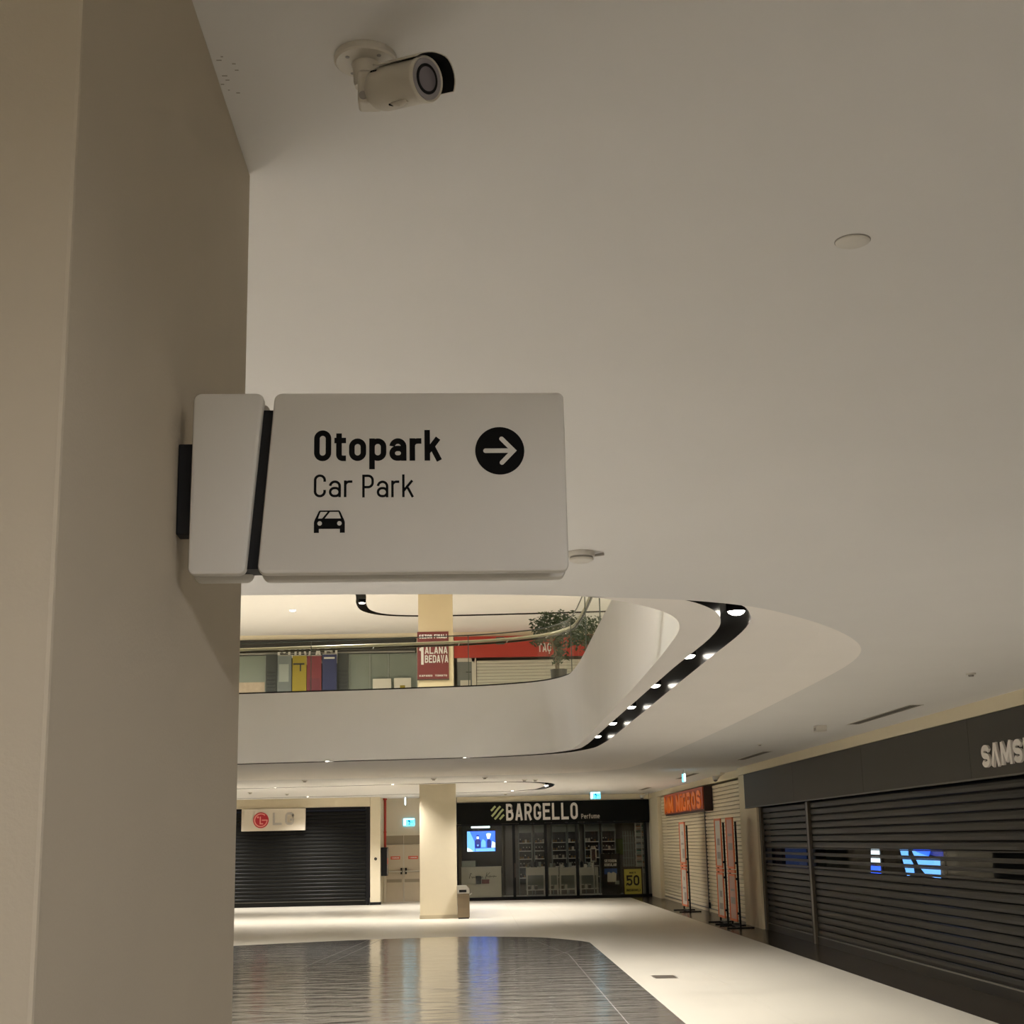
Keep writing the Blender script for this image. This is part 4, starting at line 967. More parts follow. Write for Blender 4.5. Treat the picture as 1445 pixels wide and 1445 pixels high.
# ------------------------------------------------------------------ the upper gallery
YU = 50.0
def U(px, py, Y=YU): return at_y(px, py, Y)
ufz0, ufz1 = U(430, 909).z, U(430, 902.5).z
uw = struct('wall_gallery_front', 'cream wall above the gallery shops', 'wall', [(-13.8, 13.8, YU, YU + .3, ufz1 + .01, ZUC)], TRIMP)
struct('wall_gallery_back', 'dim wall behind the gallery shop fronts', 'wall', [(-13.8, 13.8, YU + .6, YU + .8, ZU, ZUC)], SHOPMID)
struct('column_gallery_pier', 'cream pier beside the grey green gallery glass', 'column', [(-1.75, -1.5, YU - .02, YU + .55, ZU, ufz1)], TRIMP)
struct('column_gallery_pier', 'cream pier at the end of the red gallery fascia', 'column', [(-.58, -.47, YU - .02, YU + .55, ZU, ufz1)], TRIMP)
f1 = thing('shop_fascia', 'dark fascia strip over the glazed gallery shop', 'shop fascia', (-13.5, YU - .07, ufz0 - .35)); obj('panel', B((0, 11.7, 0, .06, 0, ufz1 - ufz0 + .35)), SHOPDK, f1); obj('edge', B((0, 11.7, -.02, 0, 0, .05)), GREYPL, f1)
sf = thing('shopfront_glazing', 'grey green glass front of the gallery shop', 'shopfront', (-13.5, YU, ZU))
xs = [0, 3, 5, U(375, 950).x + 13.5]
for x0_, x1_ in zip(xs, xs[1:]): obj('pane', B((x0_ + .03, x1_ - .03, 0, .02, .05, ufz0 - ZU - .37)), UPGREY, sf)
xs2 = [U(v, 950).x + 13.5 for v in (493, 522, 548, 588)]
for x0_, x1_ in zip(xs2, xs2[1:]): obj('pane', B((x0_ + .03, x1_ - .03, 0, .02, .05, ufz0 - ZU - .37)), UPGREY, sf)
for x in xs[1:] + xs2: obj('mullion', B((x - .025, x + .025, -.03, .04, 0, ufz0 - ZU - .37)), SHOPG, sf)
obj('lower_frieze', B((0, xs[-1], -.01, .0, U(350, 965).z - ZU - .5, U(350, 963).z - ZU)), mat('frieze_tan', (.42, .33, .24), .6, vary=.3, vscale=5), sf)
for p0_, p1_, t0_ in ((526, 552, 958), (556, 580, 957)):
    q0, q1 = U(p0_, t0_, YU - .2), U(p1_, t0_, YU - .2)
    w2 = thing('window_poster', 'pale poster standing behind the gallery glass near the cream pier' if p0_ > 540 else 'white poster standing in the gallery shop window', 'poster', (q0.x, YU - .2, ZU)); obj('sheet', B((0, q1.x - q0.x, 0, .02, .3, q0.z - ZU)), SHOPW, w2); obj('foot', B((.05, q1.x - q0.x - .05, -.1, .1, 0, .03)), GREYPL, w2); obj('stem', B(((q1.x - q0.x) / 2 - .03, (q1.x - q0.x) / 2 + .03, .02, .04, .03, .5)), GREYPL, w2)
    if p0_ > 540: obj('figure_print', B(((q1.x - q0.x) * .35, (q1.x - q0.x) * .65, -.004, 0, .5, q0.z - ZU - .25)), YEL2, w2)
# dark portal with lettering and four banners
x0_, x1_ = U(376, 950).x, U(492, 950).x
po = thing('shop_portal', 'dark slatted portal with white lettering above coloured banners', 'shop portal', (x0_, YU - .20, ZU))
obj('surround', B((0, x1_ - x0_, .02, .11, 0, ufz0 - ZU - .36)), mat('portal_dark', (0.05, 0.055, 0.05), .6), po)
for k in range(22):
    z = .1 + k * .13
    for c0_, c1_ in ((.05, .34), (x1_ - x0_ - .32, x1_ - x0_ - .04)):
        obj('slat', B((c0_, c1_, -.005, .02, z, z + .07)), mat('portal_slat', (0.025, 0.027, 0.025), .5), po)
ls, tot = text_letters('SHİVARI', .52, .78, .20, rad=.36, gap=.2, depth=.03)
q0, q1 = U(391.5, 937.5, YU - .2), U(476, 937.5, YU - .2)
sc = (q1.x - q0.x) / tot
for q_ in ls:
    bmesh.ops.scale(q_, vec=(sc, 1, 1), verts=q_.verts)
    o = obj('letter', q_, LETW, None, M4=facing_south(q0.x - x0_, -.002, q0.z - ZU)); o.parent = po
for (c0_, c1_, m, lab, tp) in ((393, 413, GREY2, 'grey hanging banner at the end of the banner row', 925), (414.3, 434.5, YEL2, 'mustard yellow hanging banner in the portal', 925), (435.3, 456, RED2, 'crimson hanging banner in the portal', 925), (457.5, 478, NAVY2, 'navy blue hanging banner in the portal', 923)):
    k = .5; off = 0
    q0, q1 = U(392 + (c0_ - 393) * .98, tp, YU - .5), U(392 + (c1_ - 393) * .98, tp, YU - .5)
    bnr = thing('banner', lab, 'banner', (q0.x, YU - .5, ZU))
    obj('cloth', B((0, q1.x - q0.x, 0, .02, .02, q0.z - ZU)), m, bnr); obj('top_rod', tube([(0, .01, q0.z - ZU), (q1.x - q0.x, .01, q0.z - ZU)], .02, 8), GREYPL, bnr)
    zz = U(420, 937, YU - .5).z - ZU
    w2 = q1.x - q0.x
    pr = {'banner_grey': (SHOPG, [(w2 * .1, w2 * .8, zz - .6, zz)]), 'banner_yellow': (SHOPDK, [(.02, w2 * .85, zz - .03, zz + .03), (w2 * .52, w2 * .62, zz - .25, zz)]), 'banner_crimson': (mat('crimson_dark', (.12, .014, .025), .6), [(.05, w2 - .05, .3, zz - .5)]), 'banner_navy': (SHOPW, [(w2 * .1, w2 * .85, zz + .16, zz + .22)])}[m.name]
    obj('print', B(*[(a_, b_, -.004, 0, c_, d_) for a_, b_, c_, d_ in pr[1]]), pr[0], bnr)
# upper column with banner
uc2 = obj('column_gallery', B((-1.377, -.405, 40.75, 41.75, ZU, ZUC)), mat('gallery_column_paint', (0.60, 0.50, 0.32), .8, vary=.03)); tag(uc2, 'tan square column on the upper gallery', 'column', kind='structure')
q0, q1 = U(588.5, 891, 40.6), U(633.5, 957, 40.6)
sb = thing('sale_banner', 'dark red season sale banner hung on the gallery column', 'banner', (q0.x, 40.70, q1.z)); sw, shh = q1.x - q0.x, q0.z - q1.z
obj('cloth', B((0, sw, 0, .04, 0, shh)), RED, sb); obj('hem', B((-.005, sw + .005, -.005, .045, -.03, .0)), mat('hem_dark', (.05, .03, .02), .5), sb)
def sbt(s, h, W, w, x, width, z, m=LETW, **k):
    bm, tt = text_one(s, h, W, w, depth=.004, **k); bmesh.ops.scale(bm, vec=(width / tt, 1, 1), verts=bm.verts)
    o = obj('lettering', bm, m, None, M4=facing_south(x, -.001, z)); o.parent = sb
px_ = shh / 66.0
sbt('SEZON FİNALİ', 5.5 * px_, .62, .2, sw * .06, sw * .88, shh - 9.5 * px_)
sbt('ALANA', 9.5 * px_, .62, .17, sw * .24, sw * .72, shh - 31 * px_, LGGREY)
sbt('BEDAVA', 10.5 * px_, .62, .17, sw * .24, sw * .74, shh - 43.5 * px_, LGGREY)
sbt('1', 27 * px_, .3, .16, sw * .09, sw * .11, shh - 46 * px_, LGGREY)
sbt('2', 5, .3, .16, 0, .01, 0) if False else None
sbt('TOMATO', 2.6 * px_, .7, .2, sw * .56, sw * .38, 3.2 * px_, LGGREY); sbt('KAPANIS', 2.6 * px_, .7, .2, sw * .06, sw * .42, 3.2 * px_, LGGREY)
# TAC fascia and front
q0, q1 = U(640, 929), U(770, 898)
tz0, tz1 = q0.z, U(640, 899.5).z
tf = thing('shop_fascia', 'bright red gallery fascia with white lettering', 'shop fascia', (-.45, YU - .15, tz0)); obj('panel', B((0, 9, 0, .14, 0, tz1 - tz0)), TACRED, tf); obj('panel_joint', B((5.0, 5.02, -.002, .1, 0, tz1 - tz0)), RED, tf)
ls, tot = text_letters('TAÇ', .30, .8, .2, rad=.36, gap=.14, depth=.04)
q0 = U(759, 920, YU - .15); q1 = U(778, 920, YU - .15); sc = (q1.x - q0.x) / tot
for q_ in ls:
    bmesh.ops.scale(q_, vec=(sc, 1, 1), verts=q_.verts)
    o = obj('letter', q_, LETW, None, M4=facing_south(q0.x + .45, -.001, q0.z - tz0)); o.parent = tf
tp_ = shutter('pale ribbed shutter under the red gallery fascia', (U(673, 950).x, YU + .05, ZU), 7.0, tz0 - ZU, .11, 'x', mat('pale_shutter', (.60, .58, .50), .5, vary=.03), z0=.1, thick=.012)
nw = thing('shop_window', 'grey display window between column and pale shutter', 'window', (-.35, YU + .02, ZU)); w2 = U(670, 950).x + .35
obj('pane', B((0, w2 - .1, 0, .02, 0, U(650, 934).z - ZU)), mat('window_grey', (.16, .17, .16), .3, vary=.1), nw); obj('frame', B((w2 - .1, w2 + .05, -.03, .05, 0, tz0 - ZU), (0, w2, -.03, .05, U(650, 934).z - ZU, tz0 - ZU)), SHOPW, nw); obj('blind_line', B((.3, w2 - .12, -.01, 0, U(650, 949).z - ZU, U(650, 948).z - ZU)), SHOPDK, nw); obj('display_card', B((.1, .45, -.02, 0, 0, U(650, 960).z - ZU)), SHOPW, nw)

# balustrade: base channel, glass panes, handrail along the slab edge
EDGE = [p for p in VOID if p[0] > -9]
def inset_path(P, d):
    out = []
    for i, p in enumerate(P):
        a = Vector(P[max(i - 1, 0)]); b = Vector(P[min(i + 1, len(P) - 1)]); t = (b - a).normalized()
        out.append((p[0] + t.y * d, p[1] - t.x * d))
    return out
GP = inset_path(EDGE, 0.03)
bal = thing('balustrade', 'frameless glass balustrade with a metal handrail along the upper floor edge', 'balustrade', (0, 0, 0))
bm = strip(GP, ZU, ZS + .03, closed=False); obj('base_channel', bm, BLACK, bal)
acc = 0; seg = [GP[0]]
def pane(seg, k):
    o = obj('glass_pane', strip(seg, ZS + .03, 6.02, closed=False), GLASS, bal, smooth=True)
    obj('top_edge', tube([(x, y, 6.025) for x, y in seg], .012, 6), mat('glass_edge', (.03, .045, .035), .3), o)
    x, y = seg[-1]; obj('joint', B((x - .008, x + .008, y - .008, y + .008, ZS + .03, 6.02)), mat('joint_dark', (.08, .10, .08), .4), o)
for a, b in zip(GP, GP[1:]):
    acc += (Vector(b) - Vector(a)).length; seg.append(b)
    if acc > 2.9: pane(seg, 0); seg = [b]; acc = 0
if len(seg) > 1: pane(seg, 0)
HP = inset_path(EDGE, 0.12)
obj('handrail', tube([(x, y, 5.91) for x, y in HP], .030, 10), BRASS, bal, smooth=True)
obj('handrail_channel', tube([(x, y, 5.855) for x, y in HP], .020, 8), mat('rail_dark', (.05, .04, .02), .4, metal=.5), bal, smooth=True)
for i in range(0, len(HP), 5):
    obj('rail_bracket', tube([(GP[i][0], GP[i][1], 5.83), (HP[i][0], HP[i][1], 5.89)], .012, 6), STEEL, bal)
q0 = U(706, 904.5, 29.25)
pl_ = thing('rail_plate', 'small dark plate fixed on the glass by the red fascia', 'plate', (q0.x, 29.22, q0.z)); obj('plate', bevelled(B((-.09, .09, -.02, .0, -.075, .075)), .005, 1), mat('plate_green', (.06, .09, .07), .4), pl_); obj('clip', B((-.03, .03, 0, .03, -.02, .02)), STEEL, pl_)

# plants behind the corner glass
def plant(label, loc, h, spread, nleaf, seed):
    rnd = random.Random(seed)
    t = thing('potted_plant', label, 'plant', loc)
    obj('pot', lathe([(0, 0), (.15, 0), (.17, .46), (.18, .48), (.16, .48), (.15, .43), (0, .43)], 20), POT, t, smooth=True)
    obj('soil', lathe([(0, .435), (.15, .435), (.15, .42), (0, .42)], 16), BARK, t)
    for k in range(4):
        a = rnd.uniform(0, 6.28); r_ = .05
        obj('stem', tube([(r_ * math.cos(a), r_ * math.sin(a), .3), (r_ * 1.2 * math.cos(a), r_ * math.sin(a), h * .5), (spread * .45 * math.cos(a), spread * .4 * math.sin(a), h * .8)], [.022, .018, .01], 6), BARK, t)
    bm = bmesh.new()
    for k in range(nleaf):
        if rnd.random() < .82:
            a = rnd.uniform(0, 6.28); rr = spread * math.sqrt(rnd.random()); z = h * (.72 + .30 * rnd.random()) - rr * rr * .12 + (-.12 if rr > spread * .7 else 0)
        else:
            a = rnd.uniform(0, 6.28); rr = .18 * rnd.random(); z = h * rnd.uniform(.38, .75)
        c = Vector((rr * math.cos(a), rr * math.sin(a), z))
        d = Vector((rnd.uniform(-1, 1), rnd.uniform(-1, 1), rnd.uniform(-1.1, .3))).normalized(); s = d.cross(Vector((rnd.uniform(-1, 1), rnd.uniform(-1, 1), rnd.uniform(-1, 1)))).normalized()
        L = rnd.uniform(.07, .13); W_ = L * .42; nrm = d.cross(s) * L * .12
        v = [bm.verts.new(p) for p in (c, c + d * L * .5 + s * W_ / 2 + nrm, c + d * L, c + d * L * .5 - s * W_ / 2 + nrm)]
        bm.faces.new((v[0], v[1], v[2])); bm.faces.new((v[0], v[2], v[3]))
    tag(obj('foliage', bm, LEAF, t), kind='stuff')
q0 = at_y(788.5, 950, 29.9)
plant('potted ficus with dark leaves in a black pot at the glass corner', (q0.x, 29.9, ZU), 1.66, .54, 1500, 3)
plant('second leafy potted plant behind the side glass of the gallery', (at_y(832, 900, 31.2).x, 31.2, ZU), 1.75, .44, 800, 5)

# ================================================================== NEAR THINGS
# ---- car park sign
SX, SY, SZ = -0.513, 2.545, 2.63
sg = thing('wayfinding_sign', 'grey white car park sign with arrow projecting from the column', 'sign', (SX, SY, SZ), R(1.6))
S0 = 0.513  # local x of world x = 0
def sp(px, py, Y=2.49):
    p = at_y(px, py, Y); return (p.x + S0, p.z - SZ)
fy0, fy1, ry0, ry1 = -.055, -.028, .012, .042
def panel(name, corners, m, y0, y1, parent=sg, bev=.006):
    return obj(name, pillow_prism(roundpoly([(x, z, r) for (x, z), r in corners]), y0, y1, bev), m, parent, smooth=True)
pT, pB = .166, -.165
aL, aT, aB = .026, .154, .126
mT, mB, mR = .172, .146, .694
panel('arm_panel', (((aL, pB), .012), ((aB, pB), .014), ((aT, pT), .014), ((aL + .002, pT), .014)), SIGNW, fy0, fy1)
panel('arm_back_panel', (((aL, pB), .012), ((aB + .004, pB), .014), ((aT + .004, pT), .014), ((aL + .002, pT), .014)), SIGNEDGE, ry0, ry1)
front = panel('text_panel', (((mB, pB), .014), ((mR, pB), .012), ((mR, pT), .012), ((mT, pT), .014)), SIGNW, fy0, fy1)
panel('rear_text_panel', (((mB, pB), .014), ((mR, pB), .012), ((mR, pT), .012), ((mT, pT), .014)), SIGNEDGE, ry0, ry1)
core = [(aL + .012, pB + .014), (mR - .012, pB + .014), (mR - .012, pT - .014), (aL + .014, pT - .014)]
obj('core', prism([(aL + .012, pB + .016), (aB - .008, pB + .016), (aT - .012, pT - .022), (aL + .014, pT - .022)], fy1 - .002, ry0 + .002, 'y'), GREYPL, sg)
obj('core', prism([(mB + .012, pB + .016), (mR - .014, pB + .016), (mR - .014, pT - .022), (mT + .01, pT - .022)], fy1 - .002, ry0 + .002, 'y'), GREYPL, sg)
obj('divider', prism([(aB - .014, pB + .012), (mB + .014, pB + .012), (mT + .014, pT - .028), (aT - .014, pT - .028)], fy1 - .010, ry0 + .012, 'y'), BLACK, sg)
obj('wall_bracket', pillow_prism(roundpoly([(0, -.088, .002), (.05, -.088, .010), (.05, .078, .004), (0, .078, .002)]), -.030, .012, .002), BLACK, sg)
LY = fy0 - .0006
def lett(name, s, px0, px1, ybase, ytop, W, w, rad, gap):
    x0, z0 = sp(px0, ybase); x1, _ = sp(px1, ybase); _, z1 = sp(px0, ytop)
    bm, tt = text_one(s, z1 - z0, W, w, rad=rad, gap=gap, depth=.0006)
    bmesh.ops.scale(bm, vec=((x1 - x0) / tt, 1, 1), verts=bm.verts)
    o = obj(name, bm, INK, None, M4=facing_south(x0, fy0 + .0002, z0)); o.parent = front
    return o
lett('headline_lettering', 'Otopark', 441.3, 622, 649.5, 606, .545, .178, .26, .097)
lett('subtitle_lettering', 'Car', 441, 495.5, 700.6, 668.3, .50, .105, .23, .125)
lett('subtitle_lettering', 'Park', 509.5, 582.5, 700.3, 668, .50, .105, .23, .125)
cxx, czz = sp(704.5, 632.8); rd = (sp(739.5, 632.8)[0] - sp(669.7, 632.8)[0]) / 2
disc = obj('arrow_disc', prism(arc(cxx, czz, rd, rd, 0, 354, 60), fy0 - .0008, fy0 + .001, 'y'), INK, front)
bm = bmesh.new(); aw = rd * .185
stroke(bm, [(-rd * .58, 0), (rd * .5, 0)], aw, .0005); stroke(bm, [(rd * .08, rd * .50), (rd * .56, 0), (rd * .08, -rd * .50)], aw, .00055)
for x, z in ((-rd * .58, 0), (rd * .08, rd * .5), (rd * .08, -rd * .5)):
    stroke(bm, arc(x, z, aw * .25, aw * .25, 0, 340, 12), aw * .5, .0005, True)
o = obj('arrow', bm, SIGNW, None, M4=facing_south(cxx, fy0 - .0008, czz)); o.parent = disc
# car pictogram
x0, z0 = sp(441.2, 751); x1, z1 = sp(485, 718.8); w_, h_ = x1 - x0, z1 - z0
bm = bmesh.new()
def car(pts): addprism(bm, [(x0 + a * w_, z0 + b * h_) for a, b in pts], fy0 - .0007, fy0 + .001, 'y')
car([(0, .18), (1, .18), (1, .48), (.96, .64), (.04, .64), (0, .48)])
car([(0, 0), (.16, 0), (.16, .2), (0, .2)]); car([(.84, 0), (1, 0), (1, .2), (.84, .2)])
car([(.04, .62), (.12, .62), (.21, .95), (.15, .95)]); car([(.88, .62), (.96, .62), (.85, .95), (.79, .95)]); car([(.15, .94), (.85, .94), (.82, 1), (.18, 1)])
car([(.25, .62), (.33, .62), (.52, .95), (.45, .95)])
ci = obj('car_symbol', bm, INK, front)
for a in (.185, .825):
    obj('headlight_mark', prism(arc(x0 + a * w_, z0 + .42 * h_, .075 * w_, .075 * w_, 0, 340, 16), fy0 - .0010, fy0, 'y'), SIGNW, ci)

# ---- bullet security camera under the ceiling
cb = at_z(516, 79, ZC)
sc_ = thing('security_camera', 'white bullet security camera fixed to the ceiling', 'security camera', (cb.x, cb.y, ZC))
obj('base_plate', lathe([(0, 0), (.063, 0), (.065, -.004), (.065, -.014), (.061, -.018), (.030, -.021), (.026, -.030), (0, -.030)], 40), CAMW, sc_, smooth=True)
for a in (40, 130, 220, 310):
    obj('screw', lathe([(0, -.0205), (.0045, -.0205), (.0045, -.016), (0, -.016)], 10, Matrix.Translation((.046 * math.cos(R(a)), .046 * math.sin(R(a)), 0))), GREYPL, sc_)
obj('cable_slot', B((-.012, .010, .0575, .063, -.014, -.004)), GREYPL, sc_)
hinge = Vector((.004, -.012, -.062))
obj('arm', lathe([(0, -.024), (.028, -.024), (.026, -.034), (.024, -.062), (.021, -.074), (0, -.076)], 28, Matrix.Translation((0, -.004, 0))), CAMW, sc_, smooth=True)
ax = Vector((.76, -.63, -.17)).normalized()
su = Vector((0, 0, 1)) - ax * ax.z; su.normalize(); sd = su.cross(ax)
c0_ = Vector((.024, -.026, -.094))     # rear end of the housing
HM = Matrix(((sd.x, su.x, ax.x, c0_.x), (sd.y, su.y, ax.y, c0_.y), (sd.z, su.z, ax.z, c0_.z), (0, 0, 0, 1)))
HR, HL = .0450, .140
obj('knuckle', bevelled(B((-.014, .034, -.036, .012, -.124, -.050)), .009, 3), CAMW, sc_, smooth=True)
obj('knuckle_recess', lathe([(0, 0), (.009, 0), (.009, .003), (0, .003)], 14, Matrix.Translation((-.002, -.036, -.110)) @ Matrix.Rotation(R(90), 4, 'X')), GREYPL, sc_)
hs = obj('housing', lathe([(0, -.004), (HR * .70, -.004), (HR * .92, .008), (HR, .024), (HR, HL - .012), (HR * 1.04, HL - .008), (HR * 1.04, HL - .002), (HR * .99, HL + .002), (HR * .90, HL - .002), (0, HL - .004)], 44, HM), CAMW, sc_, smooth=True)
obj('front_rim', lathe([(HR * .66, HL - .001), (HR * .90, HL + .0005), (HR * .92, HL - .004), (HR * .64, HL - .004)], 44, HM), CAMRIM, hs, smooth=True)
obj('lens_ring', lathe([(HR * .54, HL + .0006), (HR * .67, HL + .0008), (HR * .67, HL - .004), (HR * .54, HL - .004)], 44, HM), BLACK, hs)
obj('lens_window', lathe([(0, HL + .0004), (HR * .55, HL + .0004), (HR * .55, HL - .005), (0, HL - .005)], 44, HM), CAMLENS, hs)
# sun shield: partial shell above the housing
bm = bmesh.new(); rows = []
for s_ in range(6):
    z = .006 + (HL + .030 - .006) * s_ / 5
    rows.append([])
    a_lo, a_hi = (-14 if s_ else 30), (142 if s_ else 120)
    for k in range(17):
        a = R(a_lo + (a_hi - a_lo) * k / 16)
        zz = z - (.030 * max(0, (math.degrees(a) - 70) / 72) if s_ == 5 else 0)
        rows[-1].append((HR * 1.14 * math.cos(a), HR * 1.14 * math.sin(a), zz))
def shell(rows, t):
    o_ = [[bm.verts.new(p) for p in r_] for r_ in rows]
    i_ = [[bm.verts.new((p[0] * (1 - t), p[1] * (1 - t), p[2])) for p in r_] for r_ in rows]
    n_, m_ = len(rows), len(rows[0])
    for a in range(n_ - 1):
        for b in range(m_ - 1):
            bm.faces.new((o_[a][b], o_[a][b + 1], o_[a + 1][b + 1], o_[a + 1][b])); bm.faces.new((i_[a][b], i_[a + 1][b], i_[a + 1][b + 1], i_[a][b + 1]))
    for a in range(n_ - 1):
        for b in (0, m_ - 1): bm.faces.new((o_[a][b], o_[a + 1][b], i_[a + 1][b], i_[a][b]))
    for b in range(m_ - 1):
        for a in (0, n_ - 1): bm.faces.new((o_[a][b], o_[a][b + 1], i_[a][b + 1], i_[a][b]))
shell(rows, .035)
shd = obj('sun_shield', bm, CAMW, sc_, smooth=True, M4=HM)
bm = bmesh.new()
shell([[(p[0] * .96, p[1] * .96, p[2] - .001 - (.0 if k else 0)) for p in r_] for k, r_ in enumerate(rows[2:])], .012)
obj('shield_lining', bm, BLACK, shd, smooth=True, M4=HM)
def onbody(a, z, r=HR): return HM @ Vector((r * math.cos(R(a)), r * math.sin(R(a)), z))
bm, tt = text_one('HIKVISION', .0052, .62, .2, depth=.0004)
bmesh.ops.scale(bm, vec=(.017 / tt, 1, 1), verts=bm.verts)
lp = onbody(198 - 360 + 180 + 162 - 162, .03)
side = -sd if (-sd).y < sd.y else sd
pnt = c0_ + ax * .018 + (side * math.cos(R(24)) + su * math.sin(R(24))) * (HR + .0002)
nrm = side * math.cos(R(24)) + su * math.sin(R(24))
o = obj('maker_lettering', bm, INK, None, M4=frameM(pnt, ax, nrm.cross(ax))); o.parent = hs
bt = c0_ + ax * .075 + (-su * math.cos(R(15)) + side * math.sin(R(15))) * (HR * .98)
obj('lower_latch', tube([bt - ax * .014, bt + ax * .012 - su * .004, bt + ax * .028], [.004, .008, .004], 10), CAMW, hs, smooth=True)
obj('latch_gap', tube([bt - ax * .020 - su * .001, bt - ax * .010 - su * .004], .0025, 8), BLACK, hs)

# ---- other things on the near ceiling
p = at_z(1203, 340, ZC)
dv = thing('ceiling_cover', 'flat round white cover plate on the plain ceiling', 'cover plate', (p.x, p.y, ZC))
obj('ring', lathe([(.040, 0), (.047, 0), (.047, -.004), (.040, -.006)], 40), PLAST, dv); obj('disc', lathe([(0, -.0075), (.040, -.0075), (.044, -.0055), (.044, -.002), (0, -.002)], 40), PLAST, dv, smooth=True)
obj('shadow_gap', lathe([(.0475, 0), (.0495, 0), (.0495, -.0012), (.0475, -.0012)], 40), GREYPL, dv)
p = at_z(820, 779, ZC)
sm = thing('smoke_detector', 'white smoke detector on the ceiling beside the car park sign', 'smoke detector', (p.x, p.y, ZC))
obj('base_ring', lathe([(0, 0), (.078, 0), (.080, -.008), (.076, -.028), (0, -.028)], 32), PLAST, sm, smooth=True)
obj('vent_gap', lathe([(0, -.028), (.066, -.028), (.066, -.040), (0, -.040)], 32), GREYPL, sm)
obj('cap', lathe([(0, -.062), (.045, -.060), (.068, -.050), (.070, -.040), (0, -.040)], 32), PLAST, sm, smooth=True)
obj('indicator_arm', tube([(.07, .0, -.022), (.13, .005, -.012)], [.006, .009], 8), GREYPL, sm)
def vent(label, x, y0, y1, w=.16):
    t = thing('air_vent', label, 'air vent', (x, y0, ZC), group='linear air vents'); L = y1 - y0
    obj('frame', B((-w / 2 - .02, -w / 2, 0, L, -.006, .004), (w / 2, w / 2 + .02, 0, L, -.006, .004), (-w / 2, w / 2, -.02, 0, -.006, .004), (-w / 2, w / 2, L, L + .02, -.006, .004)), PLAST, t)
    obj('dark_back', B((-w / 2, w / 2, 0, L, -.002, .003)), mat('vent_dark', (.10, .085, .065), .7), t)
    for k in (-.25, .25): obj('louvre', B((k * w - .006, k * w + .006, 0, L, -.005, .0)), GREYPL, t)
vent('long linear ceiling vent beside the white letters of the dark fascia', 5.73, 18.4, 21.5)
vent('linear ceiling vent above the beige pilaster', 5.78, 28.1, 31.0)
vent('linear ceiling vent above the orange sign', 5.78, 37.1, 40.4)
vent('linear ceiling vent by the end corner of the concourse', 5.75, 46.8, 49.2)
def puck(name, label, cat, x, y, r, h, m=PLAST):
    t = thing(name, label, cat, (x, y, ZC)); obj('base', lathe([(0, 0), (r, 0), (r, -h * .4), (r * .8, -h * .5), (0, -h * .5)], 20), m, t, smooth=True); obj('cap', lathe([(0, -h), (r * .5, -h), (r * .62, -h * .5), (0, -h * .5)], 20), GREYPL, t, smooth=True); return t
p = at_z(1157, 1024, ZC); e = thing('presence_sensor', 'small white box sensor on the ceiling by the long vent', 'sensor', (p.x, p.y, ZC)); obj('body', bevelled(B((-.08, .08, -.10, .10, -.09, 0)), .012, 2), PLAST, e); obj('lens', B((-.084, -.079, -.05, .05, -.075, -.03)), GREYPL, e)
p = at_z(1370, 950, ZC); puck('sprinkler', 'tiny ceiling sprinkler above the white letters', 'sprinkler', p.x, p.y, .05, .035)
p = at_z(1072, 1050, ZC); puck('sprinkler', 'tiny ceiling sprinkler near the beige pilaster', 'sprinkler', p.x, p.y, .04, .03)
for k, (px, py) in enumerate(((430, 1101), (612, 1098.5), (740, 1100), (755, 1100), (684, 1096.5), (353, 1118), (405, 1120), (712, 1122))):
    p = at_z(px, py, ZC); t = puck('ceiling_detector', 'tiny round detector on the far concourse ceiling', 'detector', p.x, p.y if p.y < 50 else 50.2, .07, .05); t['group'] = 'detectors on the far ceiling'
def dome(label, x, y):
    t = thing('dome_camera', label, 'security camera', (x, y, ZC)); obj('mount', B((-.05, .05, -.05, .05, -.05, 0)), PLAST, t); obj('arm', tube([(0, 0, -.04), (-.12, 0, -.10)], .025, 8), PLAST, t); obj('shell', lathe([(0, -.09), (.06, -.07), (.085, -.02), (.08, .03), (0, .03)], 18, Matrix.Translation((-.18, 0, -.11))), PLAST, t, smooth=True); obj('dark_dome', lathe([(0, -.12), (.045, -.10), (.055, -.07), (0, -.07)], 16, Matrix.Translation((-.18, 0, -.11))), CAMLENS, t, smooth=True)
dome('white camera on an arm over the cream shutter by the pilaster', 6.42, 37.0); dome('white camera in the ceiling corner by the perfume shop', 6.3, 52.0)

# ---- exit signs
def exit_sign(label, loc, w, h, axis, drop=0.0, marks=True, face=EXITB):
    t = thing('exit_sign', label, 'exit sign', loc)
    if axis == 'x':
        obj('panel', bevelled(B((-w / 2, w / 2, -.015, .015, -h, 0)), .004, 1), face, t)
        if marks:
            obj('running_figure', prism([(-w * .05, -h * .85), (w * .06, -h * .5), (-w * .12, -h * .45), (-w * .02, -h * .15), (w * .1, -h * .25), (w * .16, -h * .5), (w * .08, -h * .7), (w * .14, -h * .85)], -.019, -.014, 'y'), EXITD, t); obj('arrow_mark', prism([(w * .22, -h * .6), (w * .36, -h * .5), (w * .22, -h * .35)], -.019, -.014, 'y'), EXITD, t)
            obj('pale_band', B((-w * .48, w * .48, -.017, -.014, -h * .12, -h * .02), (-w * .48, -w * .28, -.017, -.014, -h * .9, -h * .2)), EXITW, t)
    else:
        obj('panel', bevelled(B((-.015, .015, -w / 2, w / 2, -h, 0)), .004, 1), face, t)
        obj('edge_glow', B((-.02, .02, -w / 2 - .02, -w / 2, -h, 0)), EXITW, t)
    if drop:
        obj('housing', B((-w / 2, w / 2, -.03, .03, 0, .05) if axis == 'x' else (-.03, .03, -w / 2, w / 2, 0, .05)), PLAST, t)
        obj('hanger', B((-.008, .008, -.008, .008, .05, drop)), STEEL, t)
p = at_z(966, 1087, ZC)
